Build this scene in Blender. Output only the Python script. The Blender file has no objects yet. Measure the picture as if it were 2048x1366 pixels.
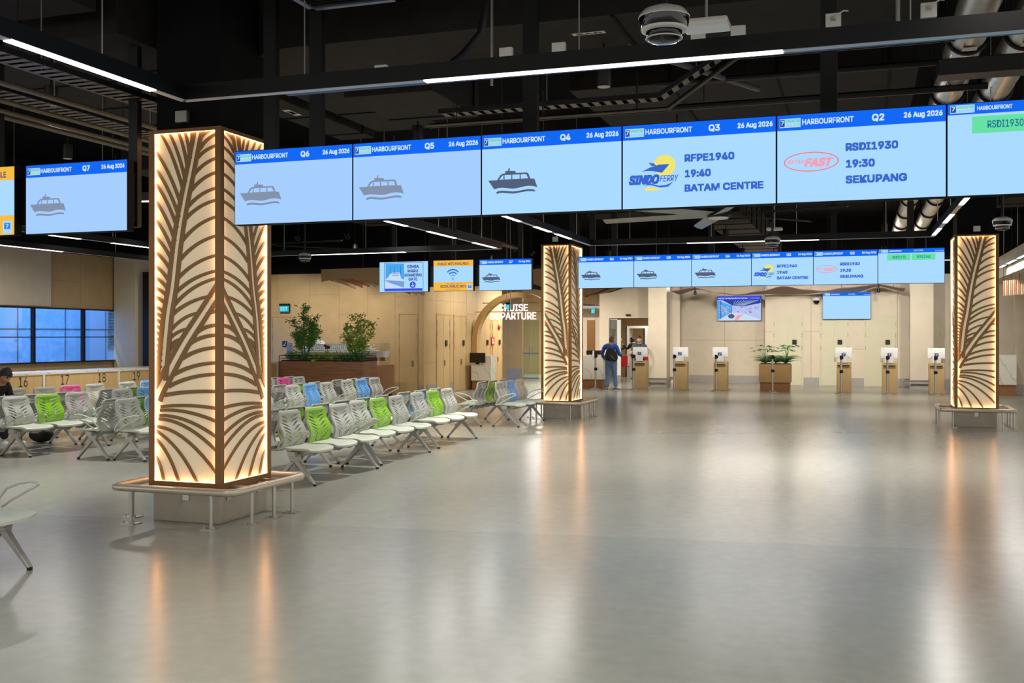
import bpy, bmesh, math, random
from mathutils import Vector, Matrix, Euler
R = math.radians
PI = math.pi
SC = bpy.context.scene
COL = SC.collection
# ---------------------------------------------------------------- camera
cam_data = bpy.data.cameras.new('camera')
cam_data.sensor_width = 36.0
cam_data.lens = 36.0 * 2067.0 / 2048.0
cam_data.shift_y = -11.0 / 2048.0
cam_data.clip_end = 200
cam = bpy.data.objects.new('camera', cam_data)
COL.objects.link(cam)
cam.location = (0, 0, 1.7)
cam.rotation_euler = (R(90), 0, 0.3257)
SC.camera = cam
# ---------------------------------------------------------------- exposure, world
SC.view_settings.view_transform = 'Standard'
SC.view_settings.look = 'None'
SC.view_settings.exposure = 0.0
SC.view_settings.gamma = 1.0
SC.view_settings.use_curve_mapping = False
SC.cycles.use_denoising = True
SC.cycles.max_bounces = 6
SC.cycles.diffuse_bounces = 3
SC.cycles.glossy_bounces = 3
SC.cycles.transmission_bounces = 4
SC.cycles.transparent_max_bounces = 8
SC.cycles.caustics_reflective = False
SC.cycles.caustics_refractive = False
SC.cycles.sample_clamp_indirect = 5.0
world = bpy.data.worlds.new('hall_surroundings')
SC.world = world
world.use_nodes = True
bg = world.node_tree.nodes['Background']
bg.inputs[0].default_value = (1.0, 0.97, 0.92, 1)      # the rest of the lit terminal, open behind the viewer
bg.inputs[1].default_value = 1.35


def lamp(name, kind, loc, energy, color=(1, 1, 1), rot=(0, 0, 0), size=None, size_y=None, spot=None, blend=0.6, radius=0.05, parent=None):
    d = bpy.data.lights.new(name, kind)
    d.energy = energy * 1.45
    d.color = color
    if kind == 'AREA':
        d.shape = 'RECTANGLE'
        d.size = size
        d.size_y = size_y
    if kind == 'SPOT':
        d.spot_size = spot
        d.spot_blend = blend
        d.shadow_soft_size = radius
    if kind == 'POINT':
        d.shadow_soft_size = radius
    o = bpy.data.objects.new(name, d)
    COL.objects.link(o)
    o.location = loc
    o.rotation_euler = rot
    o.parent = parent
    return o


# dusk sky light falling on the buildings outside the windows
lamp('dusk_skylight', 'AREA', (-19.6, 18.0, 6.8), 2000, (0.42, 0.66, 1.0), (0, R(35), 0), 2.5, 16)

# ---------------------------------------------------------------- materials


def lin(h):
    h = h.lstrip('#')
    out = []
    for i in (0, 2, 4):
        c = int(h[i:i + 2], 16) / 255
        out.append(c / 12.92 if c <= 0.04045 else ((c + 0.055) / 1.055) ** 2.4)
    return tuple(out)


MATS = {}


def mat(name, hexc, rough=0.5, metal=0.0, var=0.06, scale=6.0, spec=0.5, stretch=None, alpha=None, trans=0.0, bump=0.0, coat=0.0):
    m = bpy.data.materials.new(name)
    m.use_nodes = True
    nt = m.node_tree
    b = nt.nodes['Principled BSDF']
    b.inputs['Roughness'].default_value = rough
    b.inputs['Metallic'].default_value = metal
    b.inputs['Specular IOR Level'].default_value = spec
    b.inputs['Coat Weight'].default_value = coat
    c = lin(hexc)
    b.inputs['Base Color'].default_value = (*c, 1)
    if trans:
        b.inputs['Transmission Weight'].default_value = trans
    if var > 0:
        tc = nt.nodes.new('ShaderNodeTexCoord')
        mp = nt.nodes.new('ShaderNodeMapping')
        mp.inputs['Scale'].default_value = stretch or (1, 1, 1)
        nz = nt.nodes.new('ShaderNodeTexNoise')
        nz.inputs['Scale'].default_value = scale
        nz.inputs['Detail'].default_value = 4
        rp = nt.nodes.new('ShaderNodeValToRGB')
        rp.color_ramp.elements[0].position = 0.3
        rp.color_ramp.elements[1].position = 0.7
        rp.color_ramp.elements[0].color = tuple(x * (1 - var) for x in c) + (1,)
        rp.color_ramp.elements[1].color = tuple(min(1, x * (1 + var)) for x in c) + (1,)
        nt.links.new(tc.outputs['Object'], mp.inputs[0])
        nt.links.new(mp.outputs[0], nz.inputs['Vector'])
        nt.links.new(nz.outputs['Fac'], rp.inputs[0])
        nt.links.new(rp.outputs[0], b.inputs['Base Color'])
        if bump:
            bp = nt.nodes.new('ShaderNodeBump')
            bp.inputs['Strength'].default_value = bump
            bp.inputs['Distance'].default_value = 0.01
            nt.links.new(nz.outputs['Fac'], bp.inputs['Height'])
            nt.links.new(bp.outputs[0], b.inputs['Normal'])
    MATS[name] = m
    return m


def emit(name, hexc, strength=1.0):
    m = bpy.data.materials.new(name)
    m.use_nodes = True
    nt = m.node_tree
    nt.nodes.clear()
    o = nt.nodes.new('ShaderNodeOutputMaterial')
    e = nt.nodes.new('ShaderNodeEmission')
    c = lin(hexc) if isinstance(hexc, str) else hexc
    e.inputs[0].default_value = (*c, 1)
    e.inputs[1].default_value = strength
    nt.links.new(e.outputs[0], o.inputs[0])
    MATS[name] = m
    return m


def glow(m, hexc, strength):
    b = m.node_tree.nodes['Principled BSDF']
    b.inputs['Emission Color'].default_value = (*lin(hexc), 1)
    b.inputs['Emission Strength'].default_value = strength
    return m


def glassmat(name, tint, amount=0.12, gloss=0.02):
    """thin clear pane: mostly see-through with a faint tint and a sharp reflection"""
    m = bpy.data.materials.new(name)
    m.use_nodes = True
    nt = m.node_tree
    nt.nodes.clear()
    o = nt.nodes.new('ShaderNodeOutputMaterial')
    t = nt.nodes.new('ShaderNodeBsdfTransparent')
    t.inputs[0].default_value = (*tint, 1)
    g = nt.nodes.new('ShaderNodeBsdfGlossy')
    g.inputs['Roughness'].default_value = gloss
    fr = nt.nodes.new('ShaderNodeFresnel')
    fr.inputs[0].default_value = 1.45
    mth = nt.nodes.new('ShaderNodeMath')
    mth.operation = 'MULTIPLY_ADD'
    mth.inputs[1].default_value = 0.3
    mth.inputs[2].default_value = amount * 0.2
    mx = nt.nodes.new('ShaderNodeMixShader')
    nt.links.new(fr.outputs[0], mth.inputs[0])
    nt.links.new(mth.outputs[0], mx.inputs[0])
    nt.links.new(t.outputs[0], mx.inputs[1])
    nt.links.new(g.outputs[0], mx.inputs[2])
    nt.links.new(mx.outputs[0], o.inputs[0])
    MATS[name] = m
    return m


def floor_material():
    m = mat('grey_vinyl', '#b2b1a1', 0.3, var=0.0, spec=0.75)
    nt = m.node_tree
    b = nt.nodes['Principled BSDF']
    tc = nt.nodes.new('ShaderNodeTexCoord')
    n1 = nt.nodes.new('ShaderNodeTexNoise')
    n1.inputs['Scale'].default_value = 0.55
    n1.inputs['Detail'].default_value = 6
    n1.inputs['Roughness'].default_value = 0.6
    n2 = nt.nodes.new('ShaderNodeTexNoise')
    n2.inputs['Scale'].default_value = 9
    n2.inputs['Detail'].default_value = 5
    mp = nt.nodes.new('ShaderNodeMapping')
    mp.inputs['Scale'].default_value = (1.0, 0.35, 1)
    nt.links.new(tc.outputs['Object'], mp.inputs[0])
    nt.links.new(mp.outputs[0], n1.inputs['Vector'])
    nt.links.new(tc.outputs['Object'], n2.inputs['Vector'])
    mixn = nt.nodes.new('ShaderNodeMix')
    mixn.data_type = 'FLOAT'
    mixn.inputs[0].default_value = 0.3
    nt.links.new(n1.outputs['Fac'], mixn.inputs[2])
    nt.links.new(n2.outputs['Fac'], mixn.inputs[3])
    rp = nt.nodes.new('ShaderNodeValToRGB')
    rp.color_ramp.elements[0].position = 0.32
    rp.color_ramp.elements[1].position = 0.68
    rp.color_ramp.elements[0].color = (*lin('#898b82'), 1)
    rp.color_ramp.elements[1].color = (*lin('#9e9f96'), 1)
    nt.links.new(mixn.outputs[0], rp.inputs[0])
    # tone shifts slightly across slanted lines: near, middle and far bands
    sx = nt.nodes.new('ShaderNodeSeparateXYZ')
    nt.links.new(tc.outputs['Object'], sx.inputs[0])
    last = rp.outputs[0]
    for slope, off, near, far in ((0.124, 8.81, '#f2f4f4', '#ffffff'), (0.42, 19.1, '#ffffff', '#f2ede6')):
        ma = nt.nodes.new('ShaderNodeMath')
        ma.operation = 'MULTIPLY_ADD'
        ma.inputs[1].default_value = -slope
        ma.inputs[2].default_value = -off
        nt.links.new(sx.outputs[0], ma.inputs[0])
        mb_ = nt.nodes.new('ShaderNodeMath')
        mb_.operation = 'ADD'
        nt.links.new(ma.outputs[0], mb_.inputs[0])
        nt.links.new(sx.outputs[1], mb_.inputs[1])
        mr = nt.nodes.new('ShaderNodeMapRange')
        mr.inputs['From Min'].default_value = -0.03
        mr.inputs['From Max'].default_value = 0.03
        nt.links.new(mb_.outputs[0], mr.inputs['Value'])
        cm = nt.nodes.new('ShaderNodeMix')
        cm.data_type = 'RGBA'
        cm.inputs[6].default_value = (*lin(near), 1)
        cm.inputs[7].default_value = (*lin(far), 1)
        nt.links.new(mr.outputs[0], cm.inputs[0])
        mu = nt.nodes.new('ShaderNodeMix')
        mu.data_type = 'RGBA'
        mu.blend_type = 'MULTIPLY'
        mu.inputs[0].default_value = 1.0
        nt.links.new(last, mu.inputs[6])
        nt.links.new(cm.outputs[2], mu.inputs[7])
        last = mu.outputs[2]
    nt.links.new(last, b.inputs['Base Color'])
    rr = nt.nodes.new('ShaderNodeMapRange')
    rr.inputs['To Min'].default_value = 0.19
    rr.inputs['To Max'].default_value = 0.28
    nt.links.new(mixn.outputs[0], rr.inputs['Value'])
    nt.links.new(rr.outputs[0], b.inputs['Roughness'])
    bp = nt.nodes.new('ShaderNodeBump')
    bp.inputs['Strength'].default_value = 0.004
    bp.inputs['Distance'].default_value = 0.01
    nt.links.new(n2.outputs['Fac'], bp.inputs['Height'])
    nt.links.new(bp.outputs[0], b.inputs['Normal'])
    return m


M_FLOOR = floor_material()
M_WALLT = mat('tan_laminate', '#be9f6d', 0.55, var=0.05, scale=3)
M_WALLC = mat('cream_laminate', '#d5c6ac', 0.5, var=0.04, scale=3)
M_WALLD = mat('beige_door_laminate', '#d0c8a8', 0.5, var=0.03, scale=3)
M_SEAM = mat('panel_joint', '#a28a60', 0.8, var=0)
M_SKIRT = mat('grey_skirting', '#a9a298', 0.4, 0.3, var=0.05)
M_HINGE = mat('champagne_hinge', '#b3a27c', 0.45, 0.4, var=0)
M_BLACK = mat('black_paint', '#0d0e10', 0.85, var=0.2, scale=4, spec=0.2)
M_DUCT = mat('black_duct_paint', '#26221f', 0.8, var=0.2, scale=5, spec=0.25)
M_CEIL = mat('black_soffit', '#050607', 0.95, var=0.2, spec=0.1)
M_BSTEEL = mat('black_steel', '#101113', 0.45, 0.3, var=0.1)
M_CHROME = mat('galvanised_duct', '#dcd8d0', 0.27, 0.8, var=0.12, scale=8)
M_GREYMET = mat('brushed_steel', '#b9b6ae', 0.32, 0.9, var=0.05)
M_RAIL = mat('pale_painted_tube', '#cfc4b0', 0.35, 0.4, var=0.04)
M_PLINTH = mat('grey_plinth', '#a8a090', 0.45, 0.1, var=0.06)
M_BRONZE = mat('bronze_frame', '#8a6238', 0.42, 0.45, var=0.05)
M_PALM = mat('bronze_cut_metal', '#8c6d45', 0.5, 0.25, var=0.05)
M_PANEL = glow(mat('cream_acrylic', '#efe1c2', 0.5, var=0.02), '#f3d9ae', 0.22)   # backlit acrylic
M_LED = emit('warm_led', (1.0, 0.47, 0.19), 13.0)
M_STRIP = emit('white_led', (1.0, 0.93, 0.84), 5.0)
M_STRIPOFF = mat('unlit_diffuser', '#bfc3c8', 0.4, var=0)
M_WHITE = mat('white_plastic', '#e3e1da', 0.4, var=0.02)
M_GLOSSBLACK = mat('gloss_black', '#07080a', 0.08, var=0)
M_CLEAR = glassmat('clear_pane', (0.97, 0.985, 0.975))
M_DOME = mat('smoked_dome', '#15161a', 0.05, 0.4, var=0)
M_WOOD = mat('walnut_veneer', '#a0714a', 0.45, var=0.28, scale=3.0, stretch=(0.7, 0.7, 9))
M_WOODV = mat('walnut_veneer_upright', '#a1744e', 0.45, var=0.25, scale=3.0, stretch=(9, 9, 0.7))
M_OAK = mat('light_oak', '#cfae76', 0.45, var=0.08, scale=3, stretch=(8, 8, 0.6))
M_TANBOX = mat('tan_planter', '#b28c58', 0.5, var=0.06)
M_RUST = mat('copper_brown_base', '#96663a', 0.45, var=0.06)
M_SEATG = mat('grey_seat_shell', '#a9aca6', 0.38, var=0.02)
M_SEATL = mat('pale_seat_pad', '#c5cbbd', 0.42, var=0.02)
M_GREEN = mat('green_seat_shell', '#7fb81a', 0.35, var=0.02)
M_BLUE = mat('blue_seat_shell', '#5d9fe0', 0.35, var=0.02)
M_PINK = mat('pink_seat_shell', '#e0489a', 0.35, var=0.02)
M_CAST = mat('cast_aluminium', '#aeaca6', 0.4, 0.5, var=0.04)
M_FOOT = mat('rubber_foot', '#15151a', 0.7, var=0)
M_WAVE = mat('terracotta_wave', '#74483d', 0.55, var=0.1)
M_FINO = mat('orange_fin', '#e08a66', 0.5, var=0.04)
M_FINW = mat('white_fin', '#ead6bc', 0.5, var=0.04)
M_FINT = mat('tan_fin', '#c9a87a', 0.5, var=0.04)
M_LEAF = mat('leaf_green', '#6fa84c', 0.45, var=0.35, scale=9)
M_LEAFD = mat('dark_leaf', '#558f48', 0.45, var=0.35, scale=9)
M_LEAFY = mat('yellow_green_leaf', '#a6c252', 0.45, var=0.3, scale=9)
M_BARK = mat('bark', '#6b5338', 0.8, var=0.25, scale=30)
M_SOIL = mat('soil', '#2c2218', 0.9, var=0.3, scale=40)
M_CLAD = mat('dusk_tinted_cladding', '#6296da', 0.5, var=0.04, scale=1)  # blue of the dusk light is put into the pale panels' colour
M_RED = mat('red_shell', '#d02830', 0.4, var=0.02)


def marble():
    m = mat('white_marble', '#e3dfcf', 0.25, var=0.0)
    nt = m.node_tree
    b = nt.nodes['Principled BSDF']
    tc = nt.nodes.new('ShaderNodeTexCoord')
    wv = nt.nodes.new('ShaderNodeTexWave')
    wv.inputs['Scale'].default_value = 1.3
    wv.inputs['Distortion'].default_value = 7
    wv.inputs['Detail'].default_value = 4
    wv.wave_type = 'BANDS'
    wv.bands_direction = 'DIAGONAL'
    rp = nt.nodes.new('ShaderNodeValToRGB')
    rp.color_ramp.elements[0].position = 0.0
    rp.color_ramp.elements[0].color = (*lin('#d3ccba'), 1)
    rp.color_ramp.elements[1].position = 0.07
    rp.color_ramp.elements[1].color = (*lin('#e6e2d3'), 1)
    nt.links.new(tc.outputs['Object'], wv.inputs['Vector'])
    nt.links.new(wv.outputs['Fac'], rp.inputs[0])
    nt.links.new(rp.outputs[0], b.inputs['Base Color'])
    return m


M_MARBLE = marble()

# ---------------------------------------------------------------- mesh builder


class MB:
    def __init__(self):
        self.v = []
        self.f = []
        self.fm = []
        self.m = 0

    def add(self, vs, fs, mi=None):
        n = len(self.v)
        self.v += [tuple(p) for p in vs]
        self.f += [tuple(i + n for i in f) for f in fs]
        self.fm += [self.m if mi is None else mi] * len(fs)
        return self

    def box(self, x0, x1, y0, y1, z0, z1, mi=None, rz=0, T=None):
        vs = [Vector((x, y, z)) for z in (z0, z1) for y in (y0, y1) for x in (x0, x1)]
        if rz:
            c = Vector(((x0 + x1) / 2, (y0 + y1) / 2, 0))
            q = Matrix.Rotation(rz, 3, 'Z')
            vs = [q @ (p - c) + c for p in vs]
        if T:
            vs = [T @ p for p in vs]
        return self.add(vs, [(0, 2, 3, 1), (4, 5, 7, 6), (0, 1, 5, 4), (2, 6, 7, 3), (0, 4, 6, 2), (1, 3, 7, 5)], mi)

    def cyl(self, p0, p1, r0, r1=None, seg=12, mi=None):
        return self.tube([p0, p1], [r0, r0 if r1 is None else r1], seg, mi=mi)

    def tube(self, pts, r, seg=8, closed=False, mi=None, flat=1.0):
        pts = [Vector(p) for p in pts]
        n = len(pts)
        rs = r if isinstance(r, (list, tuple)) else [r] * n
        vs, fs = [], []
        up = None
        for i, p in enumerate(pts):
            if closed:
                t = (pts[(i + 1) % n] - pts[i - 1]).normalized()
            else:
                t = (pts[min(i + 1, n - 1)] - pts[max(i - 1, 0)])
                t = t.normalized() if t.length > 1e-9 else Vector((0, 0, 1))
            if up is None:
                a = Vector((0, 0, 1)) if abs(t.z) < 0.9 else Vector((1, 0, 0))
                up = (a - t * a.dot(t)).normalized()
            else:
                up = (up - t * up.dot(t))
                up = up.normalized() if up.length > 1e-6 else t.orthogonal().normalized()
            s = t.cross(up)
            for k in range(seg):
                an = 2 * PI * (k + 0.5) / seg
                vs.append(p + (up * math.cos(an) + s * math.sin(an) * flat) * rs[i])
        m = n if closed else n - 1
        for i in range(m):
            for k in range(seg):
                a, b = i * seg + k, i * seg + (k + 1) % seg
                j = ((i + 1) % n) * seg
                fs.append((a, b, j + (k + 1) % seg, j + k))
        if not closed:
            fs.append(tuple(range(seg))[::-1])
            fs.append(tuple((n - 1) * seg + k for k in range(seg)))
        return self.add(vs, fs, mi)

    def lathe(self, prof, c=(0, 0, 0), seg=24, mi=None, T=None):
        vs, fs = [], []
        for r, z in prof:
            for k in range(seg):
                a = 2 * PI * k / seg
                p = Vector((c[0] + r * math.cos(a), c[1] + r * math.sin(a), c[2] + z))
                vs.append(T @ p if T else p)
        for i in range(len(prof) - 1):
            for k in range(seg):
                fs.append((i * seg + k, i * seg + (k + 1) % seg, (i + 1) * seg + (k + 1) % seg, (i + 1) * seg + k))
        fs.append(tuple(range(seg))[::-1])
        fs.append(tuple((len(prof) - 1) * seg + k for k in range(seg)))
        return self.add(vs, fs, mi)

    def ball(self, c, r, seg=14, rings=9, mi=None, sc=(1, 1, 1), T=None):
        prof = [(max(1e-4, math.sin(PI * i / rings)), -math.cos(PI * i / rings)) for i in range(rings + 1)]
        vs, fs = [], []
        for a, z in prof:
            for k in range(seg):
                an = 2 * PI * k / seg
                p = Vector((a * math.cos(an) * r * sc[0], a * math.sin(an) * r * sc[1], z * r * sc[2]))
                if T:
                    p = T @ p
                vs.append(p + Vector(c))
        for i in range(rings):
            for k in range(seg):
                fs.append((i * seg + k, i * seg + (k + 1) % seg, (i + 1) * seg + (k + 1) % seg, (i + 1) * seg + k))
        return self.add(vs, fs, mi)

    def prism(self, poly, fn, d0, d1, mi=None):
        """polygon (2D) extruded between depths d0 and d1; fn(a, b, d) gives the 3D point"""
        n = len(poly)
        vs = [fn(a, b, d0) for a, b in poly] + [fn(a, b, d1) for a, b in poly]
        fs = [tuple(range(n))[::-1], tuple(range(n, 2 * n))]
        for i in range(n):
            j = (i + 1) % n
            fs.append((i, j, n + j, n + i))
        return self.add(vs, fs, mi)

    def grid(self, fn, nu, nv, mi=None):
        vs = [fn(i / nu, j / nv) for j in range(nv + 1) for i in range(nu + 1)]
        fs = [(j * (nu + 1) + i, j * (nu + 1) + i + 1, (j + 1) * (nu + 1) + i + 1, (j + 1) * (nu + 1) + i) for j in range(nv) for i in range(nu)]
        return self.add(vs, fs, mi)

    def strip(self, pts, w, fn, d0, d1, mi=None, clip=None):
        """flat bar of varying width along a 2D polyline, given a thickness"""
        n = len(pts)
        ws = w if isinstance(w, (list, tuple)) else [w] * n
        L, Rr = [], []
        for i in range(n):
            a, b = pts[max(i - 1, 0)], pts[min(i + 1, n - 1)]
            dx, dy = b[0] - a[0], b[1] - a[1]
            q = math.hypot(dx, dy) or 1
            nx, ny = -dy / q, dx / q
            L.append((pts[i][0] + nx * ws[i] / 2, pts[i][1] + ny * ws[i] / 2))
            Rr.append((pts[i][0] - nx * ws[i] / 2, pts[i][1] - ny * ws[i] / 2))
        if clip:
            L = [(min(max(p[0], clip[0]), clip[1]), min(max(p[1], clip[2]), clip[3])) for p in L]
            Rr = [(min(max(p[0], clip[0]), clip[1]), min(max(p[1], clip[2]), clip[3])) for p in Rr]
        vs = [fn(*p, d1) for p in L] + [fn(*p, d1) for p in Rr] + [fn(*p, d0) for p in L] + [fn(*p, d0) for p in Rr]
        fs = []
        for i in range(n - 1):
            fs.append((i, i + 1, n + i + 1, n + i))
            fs.append((i, 2 * n + i, 2 * n + i + 1, i + 1))
            fs.append((n + i, n + i + 1, 3 * n + i + 1, 3 * n + i))
        fs.append((0, n, 3 * n, 2 * n))
        fs.append((n - 1, 3 * n - 1, 4 * n - 1, 2 * n - 1)[::-1])
        return self.add(vs, fs, mi)

    def mesh(self, name, mats, smooth=False, bevel=0.0, recalc=True):
        me = bpy.data.meshes.new(name)
        me.from_pydata([tuple(p) for p in self.v], [], self.f)
        me.polygons.foreach_set('material_index', self.fm)
        for m in (mats if isinstance(mats, (list, tuple)) else [mats]):
            me.materials.append(m)
        bm = bmesh.new()
        bm.from_mesh(me)
        if recalc:
            bmesh.ops.recalc_face_normals(bm, faces=bm.faces)
        if bevel:
            es = [e for e in bm.edges if len(e.link_faces) == 2 and e.calc_face_angle(0) > 0.5]
            bmesh.ops.bevel(bm, geom=es, offset=bevel, segments=2, affect='EDGES', profile=0.6, clamp_overlap=True)
        bm.to_mesh(me)
        bm.free()
        if smooth:
            me.polygons.foreach_set('use_smooth', [True] * len(me.polygons))
            me.set_sharp_from_angle(angle=R(42))
        me.update()
        return me

    def build(self, name, mats, parent=None, smooth=False, bevel=0.0, loc=None, rz=0.0, recalc=True):
        return put(name, self.mesh(name, mats, smooth, bevel, recalc), parent, loc, rz)


def put(name, me, parent=None, loc=None, rz=0.0):
    o = bpy.data.objects.new(name, me)
    COL.objects.link(o)
    o.parent = parent
    if loc:
        o.location = loc
    if rz:
        o.rotation_euler = (0, 0, rz)
    return o


def tag(o, label, cat, group=None, kind=None):
    if label:
        o['label'] = label
    if cat:
        o['category'] = cat
    if group:
        o['group'] = group
    if kind:
        o['kind'] = kind
    return o


def thing(name, label, cat, loc=(0, 0, 0), rz=0.0, group=None, kind=None):
    o = bpy.data.objects.new(name, None)
    COL.objects.link(o)
    o.location = loc
    o.rotation_euler = (0, 0, rz)
    o.empty_display_size = 0.1
    return tag(o, label, cat, group, kind)


def dup(root, loc, rz=0.0, label=None, group=None):
    r = root.copy()
    COL.objects.link(r)
    r.location = loc
    r.rotation_euler = (0, 0, rz)
    if label:
        r['label'] = label
    if group:
        r['group'] = group
    stack = [(root, r)]
    while stack:
        a, b = stack.pop()
        for ch in list(a.children):
            c = ch.copy()
            COL.objects.link(c)
            c.parent = b
            stack.append((ch, c))
    return r


def struct(name, mb, mats, label=None, **k):
    o = mb.build(name, mats, **k)
    o['kind'] = 'structure'
    if label:
        o['label'] = label
        o['category'] = name.split('_')[0]
    return o


def curve_mesh(polys, extrude=0.0, res=1):
    """filled 2D outline(s) with holes, as raw verts and faces"""
    cu = bpy.data.curves.new('tmp', 'CURVE')
    cu.dimensions = '2D'
    cu.fill_mode = 'BOTH' if extrude == 0 else 'BOTH'
    cu.extrude = extrude
    for p in polys:
        s = cu.splines.new('POLY')
        s.points.add(len(p) - 1)
        for q, pt in zip(s.points, p):
            q.co = (pt[0], pt[1], 0, 1)
        s.use_cyclic_u = True
    o = bpy.data.objects.new('tmp', cu)
    me = bpy.data.meshes.new_from_object(o)
    vs = [tuple(v.co) for v in me.vertices]
    fs = [tuple(p.vertices) for p in me.polygons]
    bpy.data.meshes.remove(me)
    bpy.data.objects.remove(o)
    bpy.data.curves.remove(cu)
    return vs, fs


_TXT = {}
try:
    FACE = bpy.data.fonts.load(bpy.utils.system_resource('DATAFILES', path='fonts') + '/Inter.woff2')
except Exception:
    FACE = None


def text_geo(s, bold=0.0, shear=0.0):
    key = (s, bold, shear)
    if key not in _TXT:
        cu = bpy.data.curves.new('tmp', 'FONT')
        cu.body = s
        if FACE:
            cu.font = FACE
        cu.offset = bold
        cu.shear = shear
        cu.resolution_u = 4
        o = bpy.data.objects.new('tmp', cu)
        me = bpy.data.meshes.new_from_object(o)
        vs = [(v.co.x, v.co.y) for v in me.vertices]
        fs = [tuple(p.vertices) for p in me.polygons]
        bpy.data.meshes.remove(me)
        bpy.data.objects.remove(o)
        bpy.data.curves.remove(cu)
        x0, x1 = min(v[0] for v in vs), max(v[0] for v in vs)
        y0, y1 = min(v[1] for v in vs), max(v[1] for v in vs)
        vs = [((a - x0) / (x1 - x0), (b - y0) / (y1 - y0)) for a, b in vs]
        _TXT[key] = (vs, fs)
    return _TXT[key]


def text(mb, s, x0, x1, z0, z1, y, mi=None, bold=0.02, shear=0.0, fn=None):
    """lettering fitted to a box in the x-z plane, facing -y; bold thickens the strokes by a share of the height"""
    vs, fs = text_geo(s, 0.0, shear)
    fn = fn or (lambda a, b: (a, y, b))
    e = bold * (z1 - z0) * 1.5
    x0, x1, z0, z1 = x0 + e, x1 - e, z0 + e, z1 - e
    offs = [(0, 0)] if bold <= 0.005 else [(i * e, j * e) for i in (-1, 0, 1) for j in (-1, 0, 1)]
    for dx, dz in offs:
        mb.add([fn(x0 + a * (x1 - x0) + dx, z0 + b * (z1 - z0) + dz) for a, b in vs], fs, mi)
# ================================================================ the hall
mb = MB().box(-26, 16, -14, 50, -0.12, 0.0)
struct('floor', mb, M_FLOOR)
mb = MB().box(-17.7, 16, -14, 50, 5.6, 5.75)
struct('ceiling', mb, M_CEIL)


def wall_v(name, v, u0, u1, z1, m, seams_u=(), seams_z=(), thick=0.2, z0=0.0, holes=()):
    """wall facing the viewer (normal -v) with fine panel joints"""
    mb = MB()
    us = sorted({u0, u1} | {h[0] for h in holes} | {h[1] for h in holes})
    for a, b in zip(us[:-1], us[1:]):
        zz = z0
        for h in holes:
            if a >= h[0] - 1e-6 and b <= h[1] + 1e-6:
                zz = h[2]
        mb.box(a, b, v, v + thick, zz, z1, 0)
    for u in seams_u:
        mb.box(u - 0.006, u + 0.006, v - 0.0015, v + 0.01, z0, z1, 1)
    for (a, b, z) in seams_z:
        mb.box(a, b, v - 0.0015, v + 0.01, z - 0.006, z + 0.006, 1)
    return struct(name, mb, [m, M_SEAM])


# far wall: two planes with a step
wall_v('wall_far', 36.75, -3.15, 14, 3.75, M_WALLC, (-1.62, 1.09 + 0.06, 1.54, 4.0), ((-3.15, -2.9, 1.85), (-1.85, -1.35, 1.85), (-0.38, 0.1, 1.25)))
wall_v('wall_far_recess', 38.0, -6.3, -3.15, 3.8, M_WALLC, (-4.69,), ((-6.3, -3.15, 1.55),))
mb = MB().box(-3.15, -3.05, 36.9, 38.1, 0, 3.8)
struct('wall_far_return', mb, M_WALLC)
wall_v('wall_far_doorway', 37.3, -9.18, -6.2, 3.8, M_WALLC, (-6.75,), (), holes=((-8.82, -7.3, 2.36),))
# dark bulkhead over all far walls
mb = MB().box(-26, 16, 38.4, 38.6, 3.75, 5.6).box(-3.15, 14, 36.8, 37.0, 3.75, 5.6)
struct('wall_far_upper', mb, M_BLACK)
# skirtings
for i, (a, b, v, h) in enumerate([(-1.9, -1.33, 36.75, 0.28), (-0.4, 0.12, 36.75, 0.28), (1.11, 1.6, 36.75, 0.28), (2.5, 14, 36.75, 0.28),
                                  (-3.14, -2.87, 36.75, 0.28), (-6.2, -3.16, 38.0, 0.27), (-9.15, -8.86, 37.3, 0.3), (-7.27, -6.8, 37.3, 0.28)]):
    mb = MB().box(a, b, v - 0.012, v, 0, h)
    struct('baseboard_far' if i == 0 else 'baseboard_far', mb, M_SKIRT)


def flush_door(name, v, u0, u1, h, label, leafs=2, reader=None, handle=None, frame=True, mleaf=None):
    root = thing(name, label, 'door', ((u0 + u1) / 2, v, 0), 0, None, 'structure')
    w = (u1 - u0) / 2
    fr = MB()
    fr.box(-w - 0.05, -w, -0.02, 0.0, 0, h + 0.05).box(w, w + 0.05, -0.02, 0.0, 0, h + 0.05).box(-w, w, -0.02, 0.0, h, h + 0.05)
    fr.build('door_frame', mleaf or M_WALLD, root)
    for k in range(leafs):
        a = -w + 2 * w * k / leafs
        b = a + 2 * w / leafs
        MB().box(a + 0.006, b - 0.006, -0.012, 0.0, 0.012, h - 0.008).build('door_leaf', mleaf or M_WALLD, root)
    for s in (-1, 1):
        for z in (0.55 * h, 0.74 * h, 0.9 * h):
            MB().box(s * w - 0.018, s * w + 0.018, -0.03, -0.0125, z - 0.07, z + 0.07).build('hinge', M_HINGE, root)
    if reader:
        MB().box(reader - 0.075, reader + 0.075, -0.035, -0.0125, 1.41, 1.57, 0).build('card_reader', M_GLOSSBLACK, root, bevel=0.008)
    if handle:
        MB().box(handle - 0.035, handle + 0.035, -0.03, -0.0125, 0.84, 1.0, 0).build('door_handle', M_GREYMET, root, bevel=0.006)
    return root


flush_door('door_1', 36.75, -2.85, -1.92, 2.34, 'beige double door behind the fern planter, black reader on it', 2, 0.22)
flush_door('door_2', 36.75, -1.30, -0.42, 2.34, 'beige double door below the blank blue wall screen', 2, 0.18, 0.03)
flush_door('door_3', 36.75, 0.14, 1.09, 2.34, 'beige double door with a black reader beside the far column rail', 2, 0.23, 0.05)
flush_door('door_4', 36.75, 1.7, 2.48, 2.34, 'beige door half hidden behind the square far column', 2)

# square columns standing before the far wall


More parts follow.
